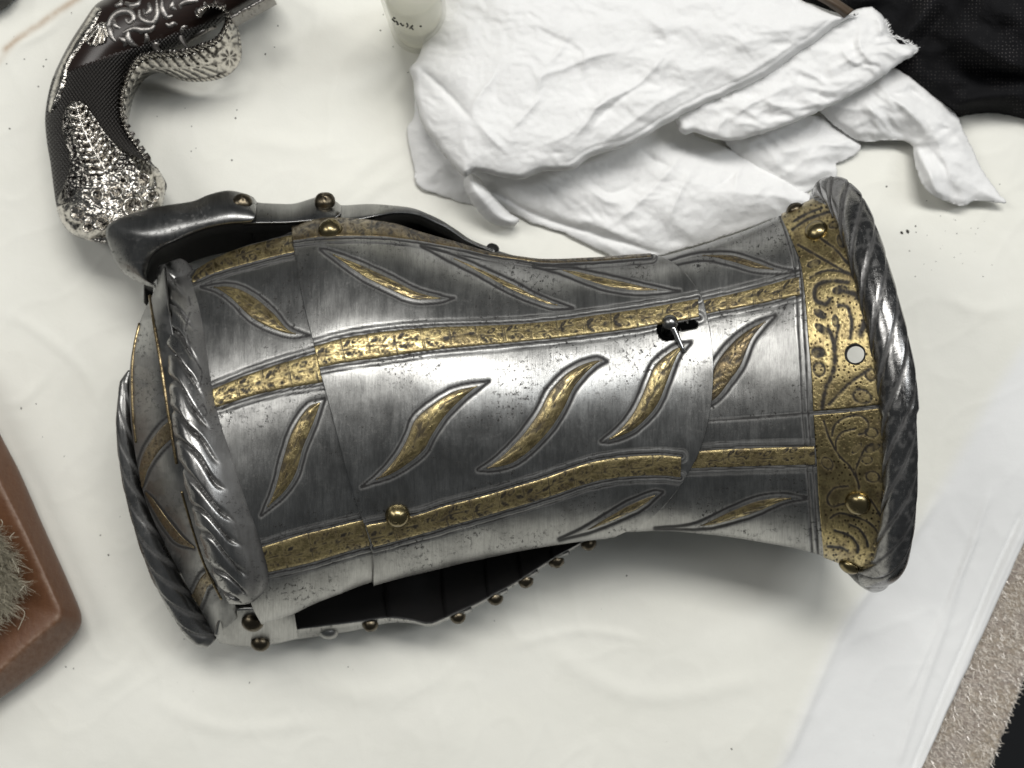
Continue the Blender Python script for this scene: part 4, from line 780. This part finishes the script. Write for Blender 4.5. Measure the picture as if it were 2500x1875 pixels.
M['silver'] = t.out(Base_Color=t.mix(t.math('ADD', t.math('MULTIPLY', d_, .9), t.math('MULTIPLY', t.ramp(nz, [(.34, 1), (.48, 0)]), .45), True), (.62, .59, .54), (.022, .018, .015)), Metallic=1.0, Roughness=.22, Normal=t.bump(nz, .0004, .7))
t = NT('dull_silver'); M['dull'] = t.out(Base_Color=t.mix(t.noise(t.uv(), 9, 4), (.22, .21, .20), (.40, .38, .36)), Metallic=1.0, Roughness=.42, Normal=t.bump(t.noise(t.uv(), 9, 4), .0005, .5))
PL = [(500, -120), (420, -90), (320, -50), (262, -8), (231, 14), (203, 54), (174, 98), (145, 152), (127, 195), (116, 239), (110, 289), (114, 344), (123, 398), (130, 452), (137, 499), (147, 535), (160, 557), (181, 575), (205, 584)]
PR = [(680, -30), (633, 0), (571, 36), (480, 88), (420, 118), (370, 134), (338, 146), (318, 166), (307, 195), (299, 235), (299, 280), (312, 312), (335, 350), (372, 398), (406, 446), (400, 480), (392, 510), (360, 548), (300, 575)]
nP = 300; pl, pr = crv(PL, 500), crv(PR, 500)
def pairs():
    # sample both edges at matching control indices
    out = []
    for P in (PL, PR):
        q = np.array(P, float); k = np.arange(len(q)); c = crv(np.c_[k * 40., q], 8 * nP); kk = c[:, 0] / 40; u = np.linspace(0, len(q) - 1, nP); out.append(np.stack([np.interp(u, kk, c[:, 1]), np.interp(u, kk, c[:, 2])], 1))
    return out
pl, pr = pairs(); hgt = np.interp(np.linspace(0, 1, nP), [0, .2, .4, .6, .8, .93, 1], [.016, .017, .0155, .0155, .0185, .019, .010]); zc = np.interp(np.linspace(0, 1, nP), [0, .3, .6, 1], [.022, .020, .0185, .020])
def psurf(i, a, off=0.0):
    """i: fractional section index, a: angle 0 (left) .. pi (right) over the top"""
    k = np.arange(nP); L = [np.interp(i, k, pl[:, c]) for c in (0, 1)]; R = [np.interp(i, k, pr[:, c]) for c in (0, 1)]; c = np.cos(a); hh = np.interp(i, k, hgt); z0 = np.interp(i, k, zc)
    x = (L[0] + R[0]) / 2 - (R[0] - L[0]) / 2 * c; y = (L[1] + R[1]) / 2 - (R[1] - L[1]) / 2 * c; s = np.sin(a)
    return x, y, z0 + (hh + off) * np.sign(s) * np.abs(s) ** .85
PG = empty('flintlock_pistol', tuple(W(250, 280, 0)), 'dark wooden flintlock pistol grip with chased silver mounts at upper left', 'pistol')
I, A = np.meshgrid(np.linspace(0, nP - 1, nP), np.linspace(0, 2 * pi, 65)[:-1], indexing='ij'); x, y, z = psurf(I, A)
chk = sst(150, 156, y + .35 * (x - 230))
V = W(x, y, z); F = quads(nP, 64, True)
gun = mesh('stock', V, F[:, ::-1] if np.cross(V.reshape(-1, 3)[F[16 + 64 * 150, 2]] - V.reshape(-1, 3)[F[16 + 64 * 150, 0]], V.reshape(-1, 3)[F[16 + 64 * 150, 3]] - V.reshape(-1, 3)[F[16 + 64 * 150, 1]])[2] < 0 else F, M['wood'], PG, uv=np.stack([x, y], -1) / 100, attrs={'chk': chk})
def silver_patch(name, poly, hfun, off=.0006, par=gun, step=2.2, mat='silver'):
    p = crv(list(poly) + [poly[0]], 140)[:-1]; gx = np.arange(p[:, 0].min() - 4, p[:, 0].max() + 4, step); gy = np.arange(p[:, 1].min() - 4, p[:, 1].max() + 4, step)
    X, Y = np.meshgrid(gx, gy, indexing='ij'); s = sdf(X, Y, p, 40); F = quads(*X.shape); F = F[(s.ravel()[F] < 0).sum(1) >= 3]; use = np.zeros(X.size, bool); use[F.ravel()] = True; idx = np.cumsum(use) - 1
    x, y, d = X.ravel()[use], Y.ravel()[use], -np.minimum(s.ravel()[use], 0)
    # height of the stock below: nearest grid sample of its upper half
    gi, ga = np.meshgrid(np.linspace(60, nP - 1, 240), np.linspace(.0, pi, 90), indexing='ij'); sx, sy, sz = (q.ravel() for q in psurf(gi, ga)); z = np.zeros(len(x))
    for a in range(0, len(x), 400):
        dd = (x[a:a + 400, None] - sx) ** 2 + (y[a:a + 400, None] - sy) ** 2; k = np.argpartition(dd, 4, axis=1)[:, :4]; w_ = 1 / (np.take_along_axis(dd, k, 1) + .5); z[a:a + 400] = np.sum(sz[k] * w_, 1) / w_.sum(1)
    h, dirt = hfun(x, y, d); V = W(x, y, z + off + h * sst(-1, 4, d)); Fn = idx[F]
    return mesh(name, V, face_up(V, Fn), M[mat], par, uv=np.stack([x, y], -1) / 100, attrs={'dirt': np.clip(dirt, 0, 1)}, solid=.0008)
def leaf_h(x, y, d):
    mid = crv([(184, 248), (198, 300), (220, 350), (246, 395), (268, 436)], 60); dm = dist_poly(x, y, mid, False, 90); h = np.zeros(len(x)); T = np.gradient(mid, axis=0); T /= np.linalg.norm(T, axis=1)[:, None]
    for k in range(9):
        i = 4 + k * 6; t_ = k / 8; c, tg = mid[i], T[i]; pn = np.array([-tg[1], tg[0]])
        for sg in (-1, 1):
            for far in (0, 1):
                dr = -tg * (.62 - .1 * far) + pn * sg * .9; dr /= np.linalg.norm(dr); L = 9 + 6 * t_; cc = c + pn * sg * (9 + 5 * t_) + dr * (far * (8 + 16 * t_)); ux = (x - cc[0]) * dr[0] + (y - cc[1]) * dr[1]; uy = -(x - cc[0]) * dr[1] + (y - cc[1]) * dr[0]
                wv_ = (5.4 + 2.4 * t_) * (1 - .25 * ux / L); r = (ux / L) ** 2 + (uy / wv_) ** 2; h = np.maximum(h, np.sqrt(np.clip(1 - r, 0, 1)) - .25 * np.exp(-(uy / .8) ** 2) * (r < 1))
    h = np.maximum(h, np.exp(-(dm / 5) ** 2) * (1 - .45 * np.exp(-((dm - 2.2) / .8) ** 2))); n = fbm(x / 8, y / 8, 2); return .0022 * h + .0006 * n * (h < .05), np.clip(sst(.5, .08, h) * .62 + sst(.1, .5, -n) * .4 * (h < .05), 0, 1)
def cap_h(x, y, d):
    n = fbm(x / 15 + 4, y / 15, 3); r = np.zeros(np.shape(x))
    for cx, cy, rr in ((285, 467, 16), (238, 476, 15), (350, 440, 17), (325, 505, 26), (250, 545, 20), (190, 520, 20), (375, 480, 16), (300, 440, 9), (215, 555, 14)):
        q = np.hypot(x - cx, y - cy) / rr; r += np.exp(-((q - .9) / .25) ** 2) - .7 * np.exp(-(q / .55) ** 2)
    n2 = fbm(x / 7, y / 7, 2); h = .0015 * r + .0008 * n + .0002 * n2; return h, np.clip(sst(.05, .7, -r * .7 - n * .5) * .9 + sst(.2, .5, -n2) * .4, 0, 1)
silver_patch('butt_leaf', [(172, 248), (190, 244), (206, 250), (224, 275), (249, 311), (275, 344), (307, 369), (344, 387), (372, 402), (380, 420), (320, 416), (250, 428), (200, 460), (182, 490), (150, 500), (140, 490), (152, 462), (168, 420), (170, 391), (159, 347), (150, 307), (158, 268)], leaf_h)
silver_patch('butt_cap', [(384, 408), (402, 440), (405, 462), (398, 500), (386, 530), (345, 560), (300, 580), (246, 592), (205, 584), (181, 575), (160, 557), (145, 532), (140, 505), (168, 494), (188, 468), (240, 430), (310, 414), (360, 414)], cap_h, .0014)
silver_patch('back_strap', [(232, 16), (246, 22), (240, 44), (216, 84), (190, 124), (168, 160), (160, 200), (140, 250), (122, 275), (118, 262), (124, 226), (140, 176), (160, 134), (190, 84)], lambda x, y, d: (.0012 * sst(0, 9, d) + .0004 * fbm(x / 14, y / 14, 2), .6 * sst(.1, .5, fbm(x / 14, y / 10, 3)) + sst(5, 0, d) * .4), .0004)
def shell_h(x, y, d):
    an = np.arctan2(y - 50, x - 252); r = np.sin(an * 26); return .0008 * r, sst(.2, 1, -r)
silver_patch('shell_inlay', [(252, 52), (262, 70), (258, 100), (240, 110), (222, 112), (204, 96), (212, 84), (236, 60)], shell_h)
def dull(path, r, name='scroll_inlay'):
    c = crv(path, 40); gi, ga = np.meshgrid(np.linspace(20, nP - 1, 260), np.linspace(.0, pi, 80), indexing='ij'); sx, sy, sz = (q.ravel() for q in psurf(gi, ga))
    z = np.array([np.mean(sz[np.argsort((sx - a) ** 2 + (sy - b) ** 2)[:3]]) for a, b in c]); rr = r * 1.15 * (.35 + .65 * np.sin(np.linspace(.25, pi - .1, 40)))
    tube(name, W(c[:, 0], c[:, 1], np.convolve(np.pad(z, 3, 'edge'), np.ones(7) / 7, 'valid') - .00055), rr, M['dull'], gun, 8)
def c7(*p): return [(200 + a * .18987, b * .18987) for a, b in p]
for pth, r in ((c7((330, 420), (360, 300), (430, 200), (540, 150), (640, 170), (670, 250), (610, 300), (560, 240)), .0016), (c7((300, 300), (360, 380), (390, 480), (440, 540)), .0014), (c7((420, 260), (430, 330), (500, 370)), .0013),
               (c7((740, 130), (750, 220), (830, 280), (920, 290), (970, 200), (970, 110), (960, 0)), .0014), (c7((940, 300), (900, 370), (780, 390), (690, 370), (610, 390), (520, 430)), .0014), (c7((600, 400), (600, 500), (660, 570), (720, 590)), .0015), (c7((760, 390), (770, 450)), .0010),
               (c7((1030, 0), (1040, 110), (1090, 220), (1170, 200)), .0014), (c7((1500, 10), (1370, 20), (1280, 60), (1270, 120)), .0014), (c7((1360, 540), (1430, 470), (1560, 390), (1730, 340)), .0013), (c7((1260, 420), (1300, 350), (1360, 330)), .0009), (c7((560, 40), (640, 80), (720, 60), (760, 0)), .0014), (c7((860, 40), (880, 130), (830, 180), (790, 120)), .0013), (c7((1180, 10), (1160, 90), (1220, 130)), .0013), (c7((480, 480), (560, 540), (540, 600)), .0012), (c7((820, 420), (840, 500), (800, 560)), .0011), (c7((430, 90), (500, 60), (520, 10)), .0013), (c7((1080, 300), (1130, 330), (1180, 300), (1240, 320)), .0011)): dull(pth, r)
# silver guard: a broad chased ribbon from the grip round the trigger
inn = [(362, 392, .026), (338, 356, .027), (316, 322, .029), (304, 298, .030), (298, 275, .031), (299, 235, .033), (308, 195, .035), (322, 163, .037), (340, 141, .039), (376, 132, .041), (416, 130, .042), (452, 125, .042), (488, 114, .042), (521, 103, .042), (542, 83, .042), (557, 54, .042), (555, 29, .042), (535, 14, .042), (510, 12, .042), (488, 22, .041), (476, 36, .040)]
outr = [(368, 396, .014), (346, 362, .013), (326, 334, .012), (313, 310, .012), (316, 282, .012), (326, 240, .012), (342, 208, .012), (364, 186, .012), (394, 178, .012), (418, 188, .012), (452, 198, .013), (488, 200, .014), (524, 196, .015), (557, 184, .016), (579, 163, .018), (590, 134, .020), (587, 92, .022), (577, 50, .024), (562, 24, .024), (520, 0, .022), (490, 40, .022)]
def g_pat(q):
    n, m = q.shape[:2]; ss = np.linspace(0, 1, n)[:, None]; vv = np.linspace(0, 1, m)[None] - .5; x, y = q[..., 0], q[..., 1]
    che = np.cos(2 * pi * (ss * 30 - np.abs(vv) * 1.6)) * (np.abs(vv) < .38) * (np.abs(vv) > .05); bead = np.cos(2 * pi * ss * 62) * (np.abs(vv) > .40); line = -1.4 * np.exp(-((np.abs(vv) - .39) / .03) ** 2)
    rr = np.hypot(x - 560, y - 140); ro = np.cos(rr / 26 * 2 * pi) * .7 + .6 * np.cos(np.arctan2(y - 140, x - 560) * 8); k = sst(46, 32, rr); base = che + bead + line
    return base * (1 - k) + ro * k + .5 * fbm(x / 10, y / 10, 2)
def g_attr(q): return {'dirt': np.clip(sst(.1, -.9, g_pat(q)) * .95, 0, 1)}
loft('trigger_guard', inn, outr, 420, 44, [M['silver'], M['dull']], PG, bulge=.003, attr=g_attr, disp=lambda q: .0005 * g_pat(q), solid=.0016)
c = crv([(440, 80, .030), (443, 95, .031), (452, 110, .033), (461, 122, .036)], 20); tube('trigger', W(c[:, 0], c[:, 1], c[:, 2]), np.linspace(.0016, .0005, 20), M['dull'], PG, 8)
c = crv([(382, 104, .032), (379, 114, .033), (386, 124, .036), (400, 132, .040)], 20); tube('guard_finial', W(c[:, 0], c[:, 1], c[:, 2]), np.linspace(.0016, .0008, 20), M['dull'], PG, 8)
c = crv([(560, 40, .040), (590, 22, .040), (620, 6, .040), (660, -16, .040)], 30); c2 = c + [14, 20, -.014]
loft('fore_plate', [tuple(k) for k in c], [tuple(k) for k in c2], 60, 12, [M['dull'], M['dull']], PG, bulge=.002, disp=lambda q: .0008 * fbm(q[..., 0] / 8, q[..., 1] / 8, 2))
keep_world(PG)
# ------------------------------------------------------------------ glass jar at the top
def lathe(prof, cx, cy, seg=56):
    a = np.linspace(0, 2 * pi, seg, endpoint=False); p = np.array(prof, float); V = np.stack([cx + p[:, :1] * np.cos(a), cy + p[:, :1] * np.sin(a), np.repeat(p[:, 1:], seg, 1)], -1); return V, quads(len(p), seg, True)[:, ::-1]
jc = W(1026, 66, 0); jx, jy = float(jc[0]), float(jc[1])
t = NT('clear_glass'); tr = t.add('ShaderNodeBsdfTransparent', Color=(.985, .985, .975, 1)); lw = t.add('ShaderNodeLayerWeight', Blend=.22)
mx = t.add('ShaderNodeMixShader', i0=t.math('MULTIPLY', lw.outputs['Facing'], .5)); t.t.links.new(tr.outputs[0], mx.inputs[1]); t.t.links.new(t.b.outputs[0], mx.inputs[2]); t.t.links.new(mx.outputs[0], t.n['Material Output'].inputs[0])
M['glass'] = t.out(Base_Color=(.84, .84, .78), Roughness=.06, Specular_IOR_Level=.6)
t = NT('cream_liquid'); lq = t.mix(t.noise(t.uv(src='Object', sx=100, sy=100), 1.4, 3), (.93, .92, .83), (.965, .96, .91))
tr = t.add('ShaderNodeBsdfTranslucent', Color=lq); mx = t.add('ShaderNodeMixShader', i0=.6); t.t.links.new(t.b.outputs[0], mx.inputs[1]); t.t.links.new(tr.outputs[0], mx.inputs[2]); t.t.links.new(mx.outputs[0], t.n['Material Output'].inputs[0])
M['liquid'] = t.out(Base_Color=lq, Roughness=.4)
t = NT('black_print'); M['print'] = t.out(Base_Color=(.03, .03, .025), Roughness=.6)
jar = empty('glass_jar', (jx, jy, 0), 'small glass jar of cream liquid with worn black print beside the white cloth', 'jar')
R = .0128
V, F = lathe([(0.0002, .0012), (R * .8, .0012), (R, .004), (R, .064), (R * .98, .067), (R * .7, .071), (R * .7, .08), (R * .62, .08), (R * .62, .071), (R * .88, .066), (R * .88, .006), (R * .7, .0042), (.0002, .0042)], jx, jy); mesh('glass_body', V, F, M['glass'], jar)
V, F = lathe([(.0002, .0046), (R * .68, .0046), (R * .862, .0065), (R * .862, .020), (R * .70, .0206), (.0002, .0208)], jx, jy); mesh('liquid', V, F, M['liquid'], jar)
V, F = lathe([(R * .60, .0225), (R * .80, .0240), (R * .85, .027), (R * .85, .05), (R * .7, .056), (.0002, .057)], jx, jy); mesh('liquid', V, F, M['liquid'], jar)
def jp(x, y):   # point on the front of the jar seen at a pixel
    d = np.array([(x - 1250) * KPX, -(y - 937.5) * KPX]); c = np.array([jx, jy]); a = d @ d; b = -2 * (d @ c); cc = c @ c - (R + .00012) ** 2; s = (-b - math.sqrt(max(b * b - 4 * a * cc, 0))) / (2 * a); return np.array([d[0] * s, d[1] * s, H - s])
def pj(*p): return [(900 + a * .1085, b * .1085) for a, b in p]
for g in (pj((530, 430), (570, 470), (590, 490)), pj((560, 400), (600, 415)), pj((620, 480), (650, 520), (640, 545), (670, 550)), pj((720, 530), (760, 580), (785, 570)), pj((860, 530), (885, 575), (860, 610)), pj((930, 640), (975, 590), (995, 580)), pj((960, 620), (1000, 665)), pj((1160, 590), (1185, 600), (1175, 585))):
    try: q = np.array([jp(*k) for k in crv(g, 8)]); tube('printed_mark', q, .00035, M['print'], jar, 6)
    except Exception: pass
keep_world(jar)
# ------------------------------------------------------------------ wooden brush at lower left
t = NT('red_brown_wood'); uu = t.uv(1.2, .25, rot=-1.1); edge_ = t.attr('dirt')
wc = t.mix(t.noise(uu, 7, 5, .7), (.085, .034, .016), (.165, .076, .036)); wc = t.mix(t.math('MULTIPLY', edge_, t.ramp(t.noise(t.uv(), 7, 5, .7), [(.4, .3), (.6, 1)])), wc, (.27, .19, .14))
M['redwood'] = t.out(Base_Color=wc, Roughness=.42, Normal=t.bump(t.noise(t.uv(), 9, 5, .7), .0006, .5))
br = empty('wooden_brush', tuple(W(-40, 1480, 0)), 'red brown wooden brush with coarse grey bristles at lower left', 'brush')
def ext(p): return [(-110, p[0][1] - 225)] + p + [(-150, p[-1][1] + 105)]
CT = [(ext([(4, 1069), (48, 1156), (100, 1279), (150, 1392), (184, 1473), (193, 1504), (190, 1530), (168, 1560), (120, 1610), (60, 1660), (0, 1704)]), .0005),
      (ext([(6, 1069), (51, 1156), (105, 1279), (156, 1392), (191, 1473), (201, 1504), (198, 1531), (175, 1561), (124, 1613), (62, 1664), (0, 1707)]), .012),
      (ext([(-10, 1150), (18, 1210), (56, 1285), (92, 1360), (125, 1435), (147, 1485), (146, 1512), (108, 1545), (56, 1588), (0, 1642), (-30, 1668)]), .0245),
      (ext([(-26, 1150), (9, 1220), (46, 1295), (82, 1370), (112, 1438), (132, 1484), (130, 1503), (96, 1534), (45, 1578), (-10, 1628), (-40, 1654)]), .0245),
      (ext([(-60, 1190), (-30, 1250), (-8, 1310), (20, 1370), (46, 1425), (70, 1470), (60, 1486), (30, 1510), (-10, 1550), (-50, 1590), (-70, 1610)]), .0205),
      ([(-110, 1200)] * 3 + [(-100, 1300), (-90, 1350), (-70, 1400), (-60, 1440), (-60, 1450), (-80, 1480), (-100, 1500), (-120, 1530), (-140, 1560), (-150, 1580)], .0205)]
rows = []
cs = [np.c_[crv(p, 140), np.full(140, z)] for p, z in CT]
for a, b in zip(cs[:-1], cs[1:]):
    for k in np.linspace(0, 1, 6, endpoint=False): rows.append(a * (1 - k) + b * k)
rows.append(cs[-1]); Q = np.stack(rows, 1)
for _ in range(2): Q[:, 1:-1, 2] = (Q[:, :-2, 2] + 2 * Q[:, 1:-1, 2] + Q[:, 2:, 2]) / 4; Q[:, 1:-1, :2] = (Q[:, :-2, :2] + 2 * Q[:, 1:-1, :2] + Q[:, 2:, :2]) / 4
ri = np.arange(Q.shape[1])[None]; dirt = np.exp(-((ri - 14.5) / 2.2) ** 2) * (.75 + .25 * noise(Q[..., 0] / 12, Q[..., 1] / 12)) + sst(1500, 1560, Q[..., 1]) * (ri < 13) * .35  # mask for a lighter tint along the ridge and lower outer face
V = W(Q[..., 0], Q[..., 1], Q[..., 2]); mesh('block', V, face_up(V, quads(*Q.shape[:2])), M['redwood'], br, uv=Q[..., :2] / 100, attrs={'dirt': np.clip(dirt, 0, 1)})
t = NT('grey_bristle'); M['bristle'] = t.out(Base_Color=t.mix(t.noise(t.uv(), 9, 3), (.30, .27, .20), (.66, .62, .50)), Roughness=.5)
def bristles():
    V, F, U = [], [], []; n = 0
    tu = [(20, 1365, 1), (10, 1410, 1), (34, 1430, 1), (-10, 1330, 1), (-35, 1290, 1), (-20, 1460, 1), (12, 1478, 1), (-50, 1400, 1), (-30, 1520, 1), (-60, 1340, 1), (-60, 1480, 1), (-70, 1555, 1), (-90, 1420, 1), (-20, 1380, 1), (-5, 1440, 1), (-45, 1450, 1)]
    for tx, ty, _ in tu:
        for k in range(420):
            x0, y0 = tx + 2 + random.gauss(0, 8), ty - 10 + random.gauss(0, 8); lean = (random.gauss(.0042, .0026), random.gauss(-.0010, .0022)); h = random.uniform(.009, .017)
            p = W(x0, y0, .0195); wob = [random.gauss(0, .0006) for _ in range(6)]; pts = []
            for i in range(5):
                s = i / 4; pts.append(p + np.array([lean[0] * s * s * 1.2 + wob[0] * math.sin(s * 5) + wob[2] * s, lean[1] * s * s * 1.2 + wob[1] * math.sin(s * 4) + wob[3] * s, h * s]))
            a = random.uniform(0, pi); sd = np.array([math.cos(a), math.sin(a), 0]) * random.uniform(.00007, .00014)
            for i, q in enumerate(pts): V += [q - sd * (1 - .15 * i), q + sd * (1 - .15 * i)]
            U += [(x0 / 10, y0 / 10)] * 10
            F += [(n + 2 * i, n + 2 * i + 1, n + 2 * i + 3, n + 2 * i + 2) for i in range(4)]; n += 10
    b = mesh('bristle', V, F, M['bristle'], br, uv=np.array(U)); b['kind'] = 'stuff'
    # stray curled hairs
    for pts in ([(28, 1320, .034), (24, 1312, .035), (32, 1303, .035), (35, 1300, .034)], [(48, 1445, .034), (60, 1430, .033), (64, 1446, .03)], [(40, 1478, .033), (60, 1495, .032), (52, 1520, .031), (44, 1538, .030)], [(2, 1268, .036), (6, 1275, .037), (4, 1284, .036), (-4, 1290, .034)], [(30, 1365, .035), (40, 1385, .034), (46, 1400, .033), (45, 1386, .034)]):
        c = crv(pts, 20); tube('stray_hair', W(c[:, 0], c[:, 1], c[:, 2]), .00016, M['bristle'], br, 5)
bristles(); keep_world(br)
# ------------------------------------------------------------------ dark dust specks on the paper
def specks():
    known = [(52, 997, 5), (88, 986, 3), (157, 1114, 3), (265, 1355, 4), (245, 1307, 3), (161, 1628, 4), (180, 1632, 3), (1785, 1827, 5), (2165, 455, 5), (2200, 568, 8), (2215, 565, 9), (2235, 552, 4), (929, 75, 4), (936, 36, 3), (996, 176, 4), (960, 114, 3), (180, 36, 4), (115, 147, 4), (108, 163, 4), (62, 146, 3), (20, 158, 3), (95, 212, 4), (25, 315, 5),
             (680, 65, 4), (650, 135, 4), (672, 118, 4), (580, 270, 3), (577, 290, 4), (385, 285, 3), (480, 363, 3), (468, 370, 3), (567, 392, 4), (454, 266, 3), (2405, 490, 3), (2440, 450, 3), (470, 310, 3), (590, 145, 3), (1530, 1405, 4), (1207, 1515, 4), (610, 1666, 4), (850, 1627, 3), (450, 1560, 3)]
    V, F = [], []; bpy.context.view_layer.update(); sheet_o = bpy.data.objects['paper_sheet']
    for i in range(62): known.append((random.uniform(-50, 2250), random.uniform(-50, 1900), random.choice((.9, 1.2, 1.5, 2.1))))
    for i in range(28): known.append((random.gauss(2310, 70), random.gauss(590, 60), random.choice((1.5, 2, 2.6, 3))))
    for x, y, r in known:
        c = W(x, y, 0); hit = sheet_o.ray_cast((c[0], c[1], .05), (0, 0, -1))
        if not hit[0]: continue
        c = c * [1, 1, 0] + [0, 0, hit[1].z + .00008]; k = len(V); m = 6; r = r * KPX * H * .62; an = random.uniform(0, pi); el = random.uniform(.4, 1)
        for j in range(m):
            a = 2 * pi * j / m; q = np.array([math.cos(a) * r * random.uniform(.7, 1.2), math.sin(a) * r * el * random.uniform(.7, 1.2)]); V.append(c + [q[0] * math.cos(an) - q[1] * math.sin(an), q[0] * math.sin(an) + q[1] * math.cos(an), 0])
        V.append(c + [0, 0, r * .5])
        V.append(c - [0, 0, .0004])
        for j in range(0, m, 2): F += [(k + j, k + (j + 1) % m, k + (j + 2) % m, k + m), (k + j, k + m + 1, k + (j + 2) % m, k + (j + 1) % m)]
    t = NT('dust'); o = mesh('dust_specks', V, F, t.out(Base_Color=(.055, .05, .042), Roughness=.8), smooth=False); tag(o, 'small dark specks of dirt scattered over the white paper', 'dirt', kind='stuff')
specks()
